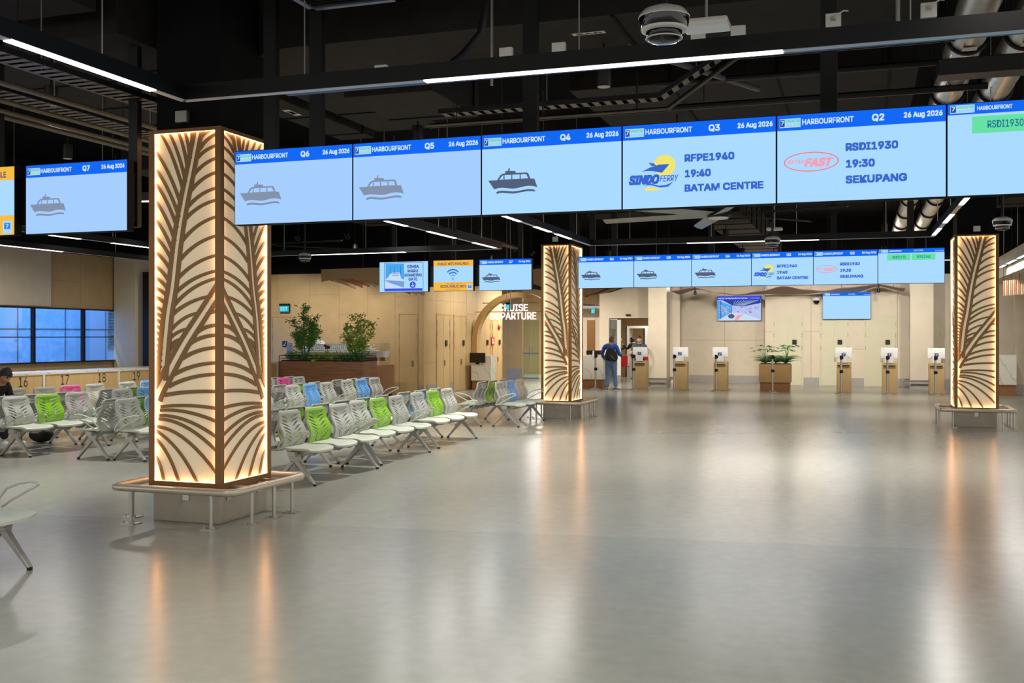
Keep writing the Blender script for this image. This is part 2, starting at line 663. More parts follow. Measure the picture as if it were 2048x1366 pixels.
def column(label, u0, u1, v0, v1, rail_u0, rail_u1):
    t = thing('column', label, 'column', (0, 0, 0), 0, None, 'structure')
    MB().box(u0, u1, v0, v1, 0.26, 3.7).build('shaft', M_WALLC, t)
    MB().box(u0, u1, v0, v1, 3.7, 5.6).build('upper_shaft', M_BLACK, t)
    MB().box(u0 - 0.02, u1 + 0.02, v0 - 0.02, v1 + 0.02, 0, 0.26).build('plinth', M_SKIRT, t)


column('square beige column between the doorway and the shop screen', -6.79, -6.17, 34.45, 35.1, -6.9, -6.1)
column('square beige column behind the rightmost kiosks', 1.49, 2.18, 35.4, 36.1, 1.3, 2.3)

# left stretch of back wall
wall_v('wall_back', 27.2, -17.5, -11.85, 3.55, M_WALLT, (-16.62, -15.53, -14.56, -13.63, -12.75, -12.02),
       ((-15.53, -14.56, 2.92), (-14.56, -13.63, 2.34), (-13.63, -12.75, 2.92), (-12.75, -12.02, 2.85)))
mb = MB().box(-17.5, -11.85, 27.25, 27.5, 3.55, 5.6)
struct('wall_back_upper', mb, M_BLACK)
flush_door('door_5', 27.2, -12.62, -12.08, 2.33, 'narrow tan door beside the glass ship case, black reader on it', 1, 0.0, 0.16, mleaf=M_WALLT)
flush_door('door_6', 27.2, -16.8, -15.56, 2.27, 'tan washroom door under the green exit sign', 1, mleaf=M_WALLT)
mb = MB().box(-12.0, -11.87, 27.185, 27.2, 0, 0.29)
struct('baseboard_back', mb, M_SKIRT)


def wall_u(name, u, v0, v1, z1, m, seams_v=(), seams_z=(), thick=0.2, z0=0.0, sgn=1):
    mb = MB().box(min(u, u - sgn * thick), max(u, u - sgn * thick), v0, v1, z0, z1, 0)
    for v in seams_v:
        mb.box(u - 0.01, u + 0.0015, v - 0.006, v + 0.006, z0, z1, 1)
    for (a, b, z) in seams_z:
        mb.box(u - 0.01, u + 0.0015, a, b, z - 0.006, z + 0.006, 1)
    return struct(name, mb, [m, M_SEAM])


wall_u('wall_corridor', -11.85, 27.4, 34.0, 3.5, M_WALLT, (28.12, 29.2, 29.46, 30.6, 31.5), ((27.4, 28.1, 0.92), (27.4, 30.6, 2.75), (30.6, 34, 2.4)))
mb = MB().box(-11.95, -11.85, 27.4, 46, 3.5, 5.6)
struct('wall_corridor_upper', mb, M_BLACK)


def side_door(name, u, v0, v1, h, label, reader=None, handle=None):
    """door in the corridor wall, facing +u"""
    root = thing(name, label, 'door', (u, (v0 + v1) / 2, 0), R(90), None, 'structure')
    w = (v1 - v0) / 2
    fr = MB()
    fr.box(-w - 0.04, -w, -0.018, 0.0, 0, h + 0.04).box(w, w + 0.04, -0.018, 0.0, 0, h + 0.04).box(-w, w, -0.018, 0.0, h, h + 0.04)
    fr.build('door_frame', M_WALLT, root)
    for k in range(2):
        MB().box(-w + w * k + 0.006, -w + w * (k + 1) - 0.006, -0.011, 0.0, 0.01, h - 0.006).build('door_leaf', M_WALLT, root)
    for s in (-1, 1):
        for z in (0.6 * h, 0.76 * h, 0.9 * h):
            MB().box(s * w - 0.02, s * w + 0.02, -0.026, -0.0115, z - 0.08, z + 0.08).build('hinge', M_HINGE, root)
    if reader:
        MB().box(reader - 0.06, reader + 0.06, -0.05, -0.0115, 1.4, 1.57).build('card_reader', M_GLOSSBLACK, root, bevel=0.008)
    if handle:
        MB().box(handle - 0.03, handle + 0.03, -0.04, -0.0115, 0.82, 0.98).build('door_handle', M_GREYMET, root)


side_door('door_7', -11.85, 28.16, 29.16, 2.33, 'tan double door nearest the back corner, black reader on it', 0.17, 0.06)
side_door('door_8', -11.85, 29.52, 30.52, 2.32, 'tan double door just before the round arch', 0.24, 0.06)
side_door('door_9', -11.85, 31.75, 32.75, 2.24, 'tan double door inside the arch, nearer of two', 0.2, 0.05)
side_door('door_10', -11.85, 33.0, 33.95, 2.24, 'tan double door inside the arch, beside the red alarm', 0.2, 0.05)
for a, b in ((27.42, 28.1), (29.22, 29.46)):
    mb = MB().box(-11.85, -11.836, a, b, 0, 0.3)
    struct('baseboard_corridor', mb, M_SKIRT)
# end of the corridor behind the arch
wall_v('wall_corridor_end', 38.9, -15, -12.72, 3.8, M_WALLT, (-13.3,), ())
mb = MB().box(-13.35, -12.74, 38.88, 38.9, 0, 0.4)
struct('baseboard_corridor_end', mb, M_SKIRT)
wall_v('wall_beyond', 46.0, -24, -4, 3.9, M_WALLT, (-9.8, -8.2, -12), ((-24, -4, 2.2),))
wall_v('wall_partition', 38.0, -10.9, -9.2, 2.4, M_WALLC, (-9.83, -9.52), ())
mb = MB().box(-9.83, -9.52, 37.985, 38.0, 0.02, 2.3)
struct('door_11', mb, M_BRONZE)
# inner room seen through the doorway
mb = MB().box(-10.6, -10.5, 38.25, 45.9, 0, 3.0).box(-6.3, -6.2, 38.3, 45.9, 0, 3.0)
struct('wall_inner_room', mb, M_WALLC)
mb = MB().box(-10.5, -6.3, 38.25, 46, 2.75, 2.85).box(-9.1, -6.3, 37.55, 38.25, 2.75, 2.85)
struct('ceiling_inner_room', mb, mat('white_ceiling', '#d9dcda', 0.7, var=0.02))

# window wall on the left, facing +u
wall_u('wall_left_lower', -17.5, 4, 27.2, 1.11, M_WALLT, (16.5, 18.8, 20.4), ())
wall_u('wall_left_upper', -17.5, 4, 27.2, 3.63, M_WALLT, (19.9,), ((18.8, 19.9, 2.98),), z0=2.34)
mb = MB().box(-17.7, -17.36, 4, 18.81, 2.37, 3.62)
struct('trim_1', mb, M_WALLC)
mb = MB().box(-17.7, -17.5, 4, 27.2, 3.63, 5.6)
struct('wall_left_black', mb, M_BLACK)
mb = MB().box(-17.56, -17.46, 12, 21.4, 2.315, 2.345).box(-17.56, -17.40, 12, 21.4, 1.09, 1.115)
struct('trim_2', mb, M_BSTEEL)
edges = [13.2, 15.0, 16.7, 18.41, 19.97, 21.4]
for i in range(5):
    root = thing('window_%d' % (i + 1), ['window pane farthest from the screen wall, looking on cladding', 'window pane hidden partly by the frame edge', 'window pane looking on the dusk-tinted cladding above counter 16',
                                         'window pane looking on plain dusk-tinted cladding above counter 17', 'window pane looking on a louvre above counter 19'][i], 'window', (-17.5, 0, 0), 0, None, 'structure')
    a, b = edges[i], edges[i + 1]
    MB().box(-0.03, 0.06, a - 0.03, a + 0.03, 1.11, 2.34).box(-0.03, 0.03, a, b, 1.665, 1.685).build('mullion', M_BSTEEL, root)
    MB().box(-0.005, 0.005, a + 0.03, b - 0.03, 1.11, 2.34).build('pane', M_CLEAR, root)
# building across the way
mb = MB().box(-22.2, -22.0, 8, 34, -1, 9, 0)
for v in (10, 12.5, 15, 17.4, 19.2, 20.9, 22.6, 24.4, 26.1, 27.9, 29.6):
    mb.box(-22.0, -21.99, v - 0.02, v + 0.02, -1, 9, 1)
for z in (0.9, 1.9, 2.7, 3.6):
    mb.box(-22.0, -21.99, 8, 34, z - 0.015, z + 0.015, 1)
for k in range(14):
    mb.box(-22.0, -21.93, 26.2, 27.7, 1.35 + k * 0.095, 1.39 + k * 0.095, 1)
for k in range(18):
    mb.box(-22.0, -21.93, 19.4, 20.4, 0.6 + k * 0.12, 0.66 + k * 0.12, 1)
o = mb.build('building_outside', [M_CLAD, mat('cladding_joint', '#33506f', 0.8, var=0)])
o['kind'] = 'structure'

# column and bulkhead at the end of the window wall
t = thing('column', 'beige column at the end of the windows, beside the video screen', 'column', (0, 0, 0), 0, None, 'structure')
MB().box(-17.45, -16.83, 21.0, 21.7, 0, 3.63).build('shaft', M_WALLC, t)
MB().prism([(-16.83, 21.0), (-16.62, 21.35), (-16.62, 21.7), (-16.83, 21.7)], lambda a, b, d: (a, b, d), 0, 3.63).build('angled_cheek', M_WALLC, t)
mb = MB().box(-17.5, -14.7, 21.3, 21.6, 3.3, 3.63)
struct('trim_3', mb, M_WALLC)
mb = MB().box(-17.5, -14.7, 21.3, 21.6, 3.63, 5.6)
struct('wall_screen_upper', mb, M_BLACK)

# cream wall and bulkhead at the right, behind the marble counter
mb = MB().box(4.22, 8, 32.95, 33.3, 0.3, 3.3, 0).box(4.2, 8, 32.93, 33.3, 0, 0.3, 1)
struct('wall_right', mb, [M_WALLC, M_SKIRT])
mb = MB().box(3.4, 8, 24.6, 33, 3.2, 3.75)
struct('trim_4', mb, M_WALLC)
# ================================================================ palm light-box pillars
PAN_Z0, PAN_Z1 = 0.36, 3.56
ST1 = [(0.683, 1.0), (0.567, 0.893), (0.44, 0.782), (0.345, 0.675), (0.271, 0.56), (0.191, 0.471), (0.122, 0.346), (0.091, 0.291)]
ST2 = [(1.09, 0.574), (1.0, 0.545), (0.691, 0.46), (0.452, 0.393), (0.213, 0.314), (0.05, 0.259), (0.0, 0.236)]
R2 = [((0.822, 0.479), (1.0, 0.486)), ((0.648, 0.426), (1.0, 0.448)), ((0.561, 0.397), (1.0, 0.42)), ((0.42, 0.352), (1.0, 0.385)), ((0.3, 0.308), (1.0, 0.342)), ((0.213, 0.273), (1.0, 0.31)), ((0.148, 0.248), (1.0, 0.261)), ((0.083, 0.214), (1.0, 0.213)), ((0.072, 0.204), (1.0, 0.175)), ((0.061, 0.189), (1.0, 0.13)), ((0.05, 0.179), (1.0, 0.09)), ((0.022, 0.157), (1.0, 0.026)), ((0.009, 0.145), (0.67, 0.0)), ((0.0, 0.122), (0.376, 0.0)), ((0.0, 0.071), (0.137, 0.0))]
MID = [((0.278, 0.44), (0.68, 0.483)), ((0.246, 0.413), (0.517, 0.438)), ((0.235, 0.389), (0.409, 0.409)), ((0.224, 0.373), (0.354, 0.397))]
R1 = [((0.725, 0.95), (1.0, 0.989)), ((0.662, 0.92), (1.0, 0.956)), ((0.63, 0.878), (1.0, 0.92)), ((0.598, 0.836), (1.0, 0.88)), ((0.545, 0.79), (1.0, 0.836)), ((0.503, 0.755), (1.0, 0.802)), ((0.44, 0.69), (1.0, 0.755)), ((0.423, 0.64), (1.0, 0.701)), ((0.366, 0.583), (1.0, 0.646)), ((0.345, 0.545), (1.0, 0.602)), ((0.323, 0.51), (1.0, 0.581)), ((0.746, 0.985), (0.884, 1.0)), ((0.302, 0.484), (0.905, 0.531))]
L1 = [((0.44, 0.836), (0.08, 1.0)), ((0.482, 0.859), (0.218, 1.0)), ((0.503, 0.908), (0.366, 1.0)), ((0.556, 0.924), (0.471, 1.0)), ((0.588, 0.962), (0.577, 1.0)), ((0.408, 0.793), (0, 0.947)), ((0.376, 0.759), (0, 0.897)), ((0.347, 0.728), (0, 0.855)), ((0.313, 0.69), (0, 0.805)), ((0.285, 0.656), (0, 0.751)), ((0.256, 0.637), (0, 0.702)), ((0.233, 0.61), (0, 0.658)), ((0.207, 0.579), (0, 0.618)), ((0.19, 0.556), (0, 0.585)), ((0.182, 0.535), (0, 0.556)), ((0.171, 0.51), (0, 0.53))] + \
     [((0.128 - 0.005 * k, 0.489 - 0.018 * k), (0, 0.501 - 0.018 * k)) for k in range(10)]


def bez(p0, p1, p2, n=9):
    return [((1 - t) ** 2 * p0[0] + 2 * t * (1 - t) * p1[0] + t * t * p2[0], (1 - t) ** 2 * p0[1] + 2 * t * (1 - t) * p1[1] + t * t * p2[1]) for t in [i / n for i in range(n + 1)]]


def smooth_line(pts, n=6):
    out = []
    for i in range(len(pts) - 1):
        p0, p1, p2, p3 = pts[max(i - 1, 0)], pts[i], pts[i + 1], pts[min(i + 2, len(pts) - 1)]
        for k in range(n):
            t = k / n
            out.append(tuple(0.5 * ((2 * p1[c]) + (-p0[c] + p2[c]) * t + (2 * p0[c] - 5 * p1[c] + 4 * p2[c] - p3[c]) * t * t + (-p0[c] + 3 * p1[c] - 3 * p2[c] + p3[c]) * t ** 3) for c in (0, 1)))
    out.append(pts[-1])
    return out


def palm_lines(W, H, mirror):
    """frond pattern of one panel in metres: list of (polyline, width list)"""
    Ls = []

    def pt(s, t):
        s = min(max(s, 0), 1)
        return ((1 - s if mirror else s) * W, min(max(t, 0), 1) * H)

    def leaf(p0, p1, p2, w0, w1):
        ln = bez(p0, p1, p2)
        Ls.append(([pt(*q) for q in ln], [w0 + (w1 - w0) * i / 9 for i in range(10)]))
    for a, b in R1:
        a = (a[0] - 0.02, a[1] - 0.003)
        dx, dy = b[0] - a[0], b[1] - a[1]
        leaf(a, (a[0] + 0.42 * dx, a[1] + 0.82 * dy), b, 0.045, 0.03)
    for a, b in MID:
        a = (a[0] - 0.015, a[1] - 0.002)
        dx, dy = b[0] - a[0], b[1] - a[1]
        leaf(a, (a[0] + 0.45 * dx, a[1] + 0.85 * dy), b, 0.04, 0.03)
    for a, b in L1:
        a = (a[0] + 0.002, a[1] - 0.002)
        dx, dy = b[0] - a[0], b[1] - a[1]
        leaf(a, (a[0] + 0.45 * dx, a[1] + 0.66 * dy), b, 0.042, 0.03)
    for a, b in R2:
        dx, dy = b[0] - a[0], b[1] - a[1]
        if dy > 0:
            leaf(a, (a[0] + 0.45 * dx, a[1] + 0.85 * dy + 0.004), b, 0.045, 0.035)
        elif b[1] > 0.02:
            leaf(a, (a[0] + 0.45 * dx, a[1] + 0.12 * dy + 0.012), b, 0.034, 0.036)
        else:
            leaf(a, (a[0] + 0.62 * dx, a[1] + 0.30 * dy), b, 0.03, 0.036)
    for st, wo, wi in ((ST1, 0.150, 0.034), (ST2, 0.158, 0.042)):
        ln = [(p[0] * W, p[1] * H) for p in smooth_line(st)]
        n = len(ln)
        for sgn in (-1, 1):
            off = []
            ws = []
            for i in range(n):
                a, b = ln[max(i - 1, 0)], ln[min(i + 1, n - 1)]
                q = math.hypot(b[0] - a[0], b[1] - a[1])
                nx, ny = -(b[1] - a[1]) / q, (b[0] - a[0]) / q
                fr = i / (n - 1)
                o_, i_ = wo * (0.85 + 0.15 * fr), wi * (0.8 + 0.4 * fr)
                w = (o_ - i_) / 2
                d = sgn * (i_ + w) / 2
                x, y = ln[i][0] + nx * d, ln[i][1] + ny * d
                if x < -0.04 or x > W + 0.06 or y < -0.02 or y > H + 0.02:
                    continue
                off.append(((W - x) if mirror else x, y))
                ws.append(w)
            Ls.append((off, ws))
    return Ls


def pillar(label, u, v, du, dv, mirrors, rail_label):
    t = thing('palm_pillar', label, 'pillar', (u + du / 2, v + dv / 2, 0), 0, 'palm light-box pillars', 'thing')
    a, b = du / 2, dv / 2
    MB().box(-a + 0.03, a - 0.03, -b + 0.03, b - 0.03, 0, 0.31).build('plinth', M_PLINTH, t, bevel=0.006)
    MB().box(-a + 0.05, a - 0.05, -b + 0.05, b - 0.05, 0.31, 5.6, 0).build('core', M_BLACK, t)
    # frame: bottom rail, corner posts, slim top rail
    fr = MB()
    fr.box(-a, a, -b, b, 0.305, PAN_Z0)
    for x in (-1, 1):
        for y in (-1, 1):
            cx, cy = x * (a - 0.024), y * (b - 0.024)
            fr.box(cx - 0.024, cx + 0.024, cy - 0.024, cy + 0.024, PAN_Z0, 3.568)
    fr.box(-a, a, -b, b, 3.568, 3.59)
    faces = [(du, lambda s, z, d: (-a + 0.048 + s, -b + 0.042 - d, z)),                     # front, normal -v
             (dv, lambda s, z, d: (a - 0.042 + d, -b + 0.048 + s, z)),                      # right, normal +u
             (du, lambda s, z, d: (a - 0.048 - s, b - 0.042 + d, z)),                       # back
             (dv, lambda s, z, d: (-a + 0.042 - d, b - 0.048 - s, z))]                      # left
    for (w, fn) in faces:                      # slim lips that cover the strips from the front
        for a0, a1, z0, z1 in ((0.0, 0.010, PAN_Z0, 3.568), (w - 0.106, w - 0.096, PAN_Z0, 3.568), (0.0, w - 0.096, 3.558, 3.568), (0.0, w - 0.096, PAN_Z0, PAN_Z0 + 0.010)):
            fr.prism([(a0, z0), (a1, z0), (a1, z1), (a0, z1)], fn, 0.0305, 0.0418)
    fr.build('frame', M_BRONZE, t)
    for (w, fn), mir in zip(faces, mirrors):
        W, H = w - 0.096, 3.568 - PAN_Z0
        pm = MB()
        pm.prism([(0, PAN_Z0), (W, PAN_Z0), (W, 3.568), (0, 3.568)], fn, -0.004, 0.0)
        panel = pm.build('light_panel', M_PANEL, t)
        if mir is not None:
            pb = MB()
            for k, (pts, ws) in enumerate(palm_lines(W, H, mir)):
                ws = [w_ * 0.88 for w_ in ws]
                dz = 0.006 + 0.00008 * k
                pb.strip([(p[0], p[1] + PAN_Z0) for p in pts], ws, fn, 0.001, dz, None, (0.0, W, PAN_Z0, PAN_Z0 + H))
            pb.build('palm_fronds', M_PALM, panel)
        lb = MB()
        lb.prism([(0.0, PAN_Z0), (0.009, PAN_Z0), (0.009, 3.568), (0.0, 3.568)], fn, 0.002, 0.030)
        lb.prism([(W - 0.009, PAN_Z0), (W, PAN_Z0), (W, 3.568), (W - 0.009, 3.568)], fn, 0.002, 0.030)
        lb.prism([(0.009, 3.559), (W - 0.009, 3.559), (W - 0.009, 3.568), (0.009, 3.568)], fn, 0.002, 0.030)
        lb.prism([(0.009, PAN_Z0), (W - 0.009, PAN_Z0), (W - 0.009, PAN_Z0 + 0.009), (0.009, PAN_Z0 + 0.009)], fn, 0.002, 0.030)
        lb.build('led_strip', M_LED, t)
    # small sign box on top
    MB().box(-0.06, 0.06, -b - 0.05, -b - 0.002, 3.64, 3.74).build('sensor_box', M_GREYMET, t)
    # guard rail
    g = thing('guard_rail', rail_label, 'guard rail', (u + du / 2, v + dv / 2, 0), 0, 'tube rails round the pillars')
    ra, rb, rr = a + 0.26, b + 0.20, 0.10
    ring = []
    for cx, cy, a0 in ((ra - rr, -rb + rr, -90), (ra - rr, rb - rr, 0), (-ra + rr, rb - rr, 90), (-ra + rr, -rb + rr, 180)):
        for k in range(6):
            an = R(a0 + 90 * k / 5)
            ring.append((cx + rr * math.cos(an), cy + rr * math.sin(an), 0.325))
    MB().tube(ring, 0.034, 10, closed=True).build('rail_tube', M_RAIL, g, smooth=True)
    posts = [(-ra + 0.22, -rb), (ra - 0.22, -rb), (ra, -rb + 0.3), (ra, 0.05), (ra, rb - 0.25), (-ra, -rb + 0.3), (-ra, rb - 0.3), (0, rb)]
    for px, py in posts:
        p = MB().cyl((px, py, 0.008), (px, py, 0.30), 0.016, seg=10)
        p.box(px - 0.075, px + 0.075, py - 0.06, py + 0.06, 0, 0.008)
        for k in (-1, 1):
            p.cyl((px + k * 0.05, py - 0.03, 0.008), (px + k * 0.05, py - 0.03, 0.035), 0.008, seg=6)
        p.build('post', M_GREYMET, g, smooth=True)
    for (x0, y0, x1, y1) in ((0.0, -b + 0.028, 0.0, -rb), (a - 0.028, -b * 0.6, ra, -b * 0.6), (a - 0.028, b * 0.6, ra, b * 0.6)):
        br = MB()
        if x0 == x1:
            br.box(x0 - 0.02, x0 + 0.02, y1, y0, 0.315, 0.335).box(x0 - 0.035, x0 + 0.035, y0 - 0.008, y0, 0.2, 0.35)
        else:
            br.box(x0, x1, y0 - 0.02, y0 + 0.02, 0.315, 0.335).box(x0, x0 + 0.008, y0 - 0.035, y0 + 0.035, 0.2, 0.35)
        br.build('bracket', M_GREYMET, g)
    return t


pillar('tall glowing palm-frond pillar nearest the viewer, beside the Q6 screen', -6.2235, 7.9584, 0.7712, 0.8434, (False, True, None, None), 'pale tube rail around the base of the nearest palm pillar')
pillar('glowing palm-frond pillar in front of the arch, between the seats and desk', -6.2701, 20.4467, 0.6397, 0.9665, (True, True, None, None), 'pale tube rail around the palm pillar near the arch')
pillar('glowing palm-frond pillar at the end of the far screen row, before the marble counter', 1.6551, 20.9572, 0.7595, 1.0, (False, True, None, True), 'pale tube rail around the palm pillar by the marble counter')
# plain columns' rails at the far wall
for (u0, u1, v0, v1, lab) in ((-6.79, -6.17, 34.45, 35.1, 'low tube rail around the far column beside the doorway'), (1.49, 2.18, 35.4, 36.1, 'low tube rail around the far column behind the kiosks')):
    g = thing('guard_rail', lab, 'guard rail', ((u0 + u1) / 2, (v0 + v1) / 2, 0), 0, 'tube rails round the pillars')
    ra, rb, rr = (u1 - u0) / 2 + 0.2, (v1 - v0) / 2 + 0.2, 0.08
    ring = []
    for cx, cy, a0 in ((ra - rr, -rb + rr, -90), (ra - rr, rb - rr, 0), (-ra + rr, rb - rr, 90), (-ra + rr, -rb + rr, 180)):
        for k in range(5):
            an = R(a0 + 90 * k / 4)
            ring.append((cx + rr * math.cos(an), cy + rr * math.sin(an), 0.27))
    MB().tube(ring, 0.03, 8, closed=True).build('rail_tube', M_GREYMET, g, smooth=True)
    for px, py in ((-ra + 0.2, -rb), (ra - 0.2, -rb), (-ra, 0), (ra, 0), (0, rb)):
        MB().cyl((px, py, 0), (px, py, 0.25), 0.014, seg=8).box(px - 0.06, px + 0.06, py - 0.05, py + 0.05, 0, 0.008).build('post', M_GREYMET, g)
# ================================================================ information screens
S_BODY = emit('screen_pale_blue', '#abdbff', 1.0)
S_BODYL = emit('screen_pale_blue_dim', '#a6cfff', 1.0)
S_HEAD = emit('screen_header_blue', '#1369f5', 1.0)
S_TXTW = emit('screen_text_white', '#d2eaff', 1.0)
S_TXTB = emit('screen_text_blue', '#3a68cf', 1.0)
S_ICON = emit('screen_icon_grey', '#55617a', 1.0)
S_ICONL = emit('screen_icon_faded', '#8592ab', 1.0)
S_GREEN = emit('screen_green', '#66e2a4', 1.0)
S_GTXT = emit('screen_green_text', '#1f6f9c', 1.0)
S_YEL = emit('screen_yellow', '#f6bd45', 1.0)
S_YTXT = emit('screen_brown_text', '#7d5a68', 1.0)
S_NAVY = emit('screen_navy', '#30459c', 1.0)
S_ROYAL = emit('screen_royal_blue', '#3f48d8', 1.0)
S_SUN = emit('screen_sun_yellow', '#f2e66c', 1.0)
S_PINKR = emit('screen_red_line', '#ff7079', 1.0)
S_PINKT = emit('screen_pink_text', '#f6a0b6', 1.0)
S_LOGO = emit('screen_logo_panel', '#b4e0f4', 1.0)
S_LOGOG = emit('screen_logo_green', '#57c9b8', 1.0)
S_WIFI1 = emit('screen_wifi_blue', '#3f7fd6', 1.0)
S_WIFI2 = emit('screen_wifi_light', '#6fb2ec', 1.0)
S_SKY = emit('screen_photo_sky', '#49a8f0', 1.0)
S_SHIP = emit('screen_photo_white', '#c9def6', 1.0)
S_SHIPD = emit('screen_photo_shade', '#7d9fd6', 1.0)
W_S, H_S = 1.1637, 1.1637 / 1.777

FERRY = [[(0.053, 0.573), (0.118, 0.5735), (0.14, 0.515), (0.158, 0.496), (0.178, 0.494), (0.178, 0.466), (0.197, 0.466), (0.203, 0.432), (0.212, 0.428), (0.209, 0.466), (0.252, 0.472), (0.256, 0.495), (0.335, 0.496), (0.347, 0.51), (0.361, 0.574), (0.389, 0.576), (0.411, 0.683), (0.384, 0.668), (0.352, 0.661), (0.32, 0.664), (0.29, 0.674), (0.26, 0.684), (0.23, 0.6855), (0.19, 0.677), (0.153, 0.669), (0.122, 0.673), (0.097, 0.684)],
         [(0.134, 0.5685), (0.158, 0.519), (0.165, 0.515), (0.165, 0.5685)], [(0.173, 0.5685), (0.173, 0.515), (0.222, 0.515), (0.222, 0.5685)],
         [(0.23, 0.5685), (0.23, 0.515), (0.283, 0.515), (0.283, 0.5685)], [(0.291, 0.5685), (0.291, 0.515), (0.33, 0.516), (0.345, 0.5685)]]
FWAVE = [(0.111, 0.718), (0.13, 0.708), (0.153, 0.704), (0.19, 0.711), (0.235, 0.72), (0.27, 0.717), (0.31, 0.706), (0.345, 0.70), (0.375, 0.703), (0.391, 0.712), (0.398, 0.734), (0.37, 0.728), (0.34, 0.726), (0.3, 0.733), (0.26, 0.744), (0.235, 0.747), (0.19, 0.739), (0.153, 0.731), (0.135, 0.734), (0.118, 0.743)]


class Panel:
    """one display: local x to the right, z up, picture facing -y"""

    def __init__(self, label, u, v, z, w, h, group=None, body=None, depth=0.09, name='display_screen'):
        self.t = thing(name, label, 'screen', (u, v, z), 0, group)
        self.w, self.h = w, h
        MB().box(0, w, 0.002, depth, 0, h).build('housing', M_BLACK, self.t)
        e = 0.006
        MB().add([(e, 0, e), (w - e, 0, e), (w - e, 0, h - e), (e, 0, h - e)], [(0, 1, 2, 3)]).build('picture', body or S_BODY, self.t, recalc=False)
        self.k = 0

    def rect(self, name, m, x0, x1, y0, y1):
        """fractions of the picture, y measured downward"""
        self.k += 1
        d = -0.0008 * self.k
        w, h = self.w, self.h
        return MB().add([(x0 * w, d, h - y1 * h), (x1 * w, d, h - y1 * h), (x1 * w, d, h - y0 * h), (x0 * w, d, h - y0 * h)], [(0, 1, 2, 3)]).build(name, m, self.t, recalc=False)

    def text(self, name, s, m, x0, x1, y0, y1, bold=0.02, shear=0.0):
        self.k += 1
        mb = MB()
        w, h = self.w, self.h
        text(mb, s, x0 * w, x1 * w, h - y1 * h, h - y0 * h, -0.0008 * self.k - 0.0006, 0, bold, shear)
        return mb.build(name, m, self.t, recalc=False)

    def shape(self, name, m, polys):
        self.k += 1
        vs, fs = curve_mesh([[(a * self.w, self.h - b * self.h) for a, b in p] for p in polys])
        d = -0.0008 * self.k - 0.0004
        return MB().add([(p[0], d, p[1]) for p in vs], fs).build(name, m, self.t, recalc=False)

    def line(self, name, m, pts, wd):
        self.k += 1
        d = -0.0008 * self.k
        return MB().strip([(a * self.w, self.h - b * self.h) for a, b in pts], wd, lambda a, b, q: (a, d - q, b), 0, 0.0004).build(name, m, self.t)


def circ(cx, cy, rx, ry, n=28, a0=0, a1=360):
    return [(cx + rx * math.cos(R(a0 + (a1 - a0) * k / n)), cy + ry * math.sin(R(a0 + (a1 - a0) * k / n))) for k in range(n + (0 if a1 - a0 == 360 else 1))]


def header(p, gate, date='26 Aug 2026', small=False):
    hh = 0.182 if not small else 0.125
    p.rect('header_bar', S_HEAD, 0.005, 0.995, 0.008, hh)
    if not small:
        x0, x1, y0, y1 = 0.02, 0.148, 0.048, 0.148
    else:
        x0, x1, y0, y1 = 0.02, 0.155, 0.022, 0.108
    p.rect('logo_panel', S_LOGO, x0, x1, y0, y1)
    xs = x1 - x0
    yh = y1 - y0
    p.rect('logo_mark', S_NAVY, x0 + 0.02 * xs, x0 + 0.24 * xs, y0 + 0.1 * yh, y1 - 0.1 * yh)
    p.text('logo_numeral', '7', S_LOGO, x0 + 0.06 * xs, x0 + 0.21 * xs, y0 + 0.2 * yh, y1 - 0.3 * yh, 0.03)
    p.text('logo_name', 'SINGAPORE', S_LOGOG, x0 + 0.28 * xs, x1 - 0.02 * xs, y0 + 0.1 * yh, y0 + 0.47 * yh, 0.02)
    p.text('logo_subtitle', 'CRUISE CENTRE', S_WIFI2, x0 + 0.28 * xs, x1 - 0.02 * xs, y0 + 0.6 * yh, y1 - 0.1 * yh, 0.0)
    if not small:
        p.text('place_text', 'HARBOURFRONT', S_TXTW, 0.158, 0.466, 0.064, 0.128, 0.022)
        p.text('gate_text', gate, S_TXTW, 0.573, 0.645, 0.056, 0.14, 0.03)
        p.text('date_text', date, S_TXTW, 0.757, 0.977, 0.06, 0.136, 0.026)
    else:
        p.text('place_text', 'HARBOURFRONT', S_TXTW, 0.168, 0.36, 0.045, 0.09, 0.02)
        p.text('gate_text', gate, S_TXTW, 0.54, 0.68, 0.045, 0.085, 0.01)
        p.text('date_text', '26 Aug 2026', S_TXTW, 0.86, 0.985, 0.07, 0.105, 0.01)


def ferry(p, m):
    p.shape('ferry_symbol', m, FERRY)
    p.shape('wave_symbol', m, [FWAVE])


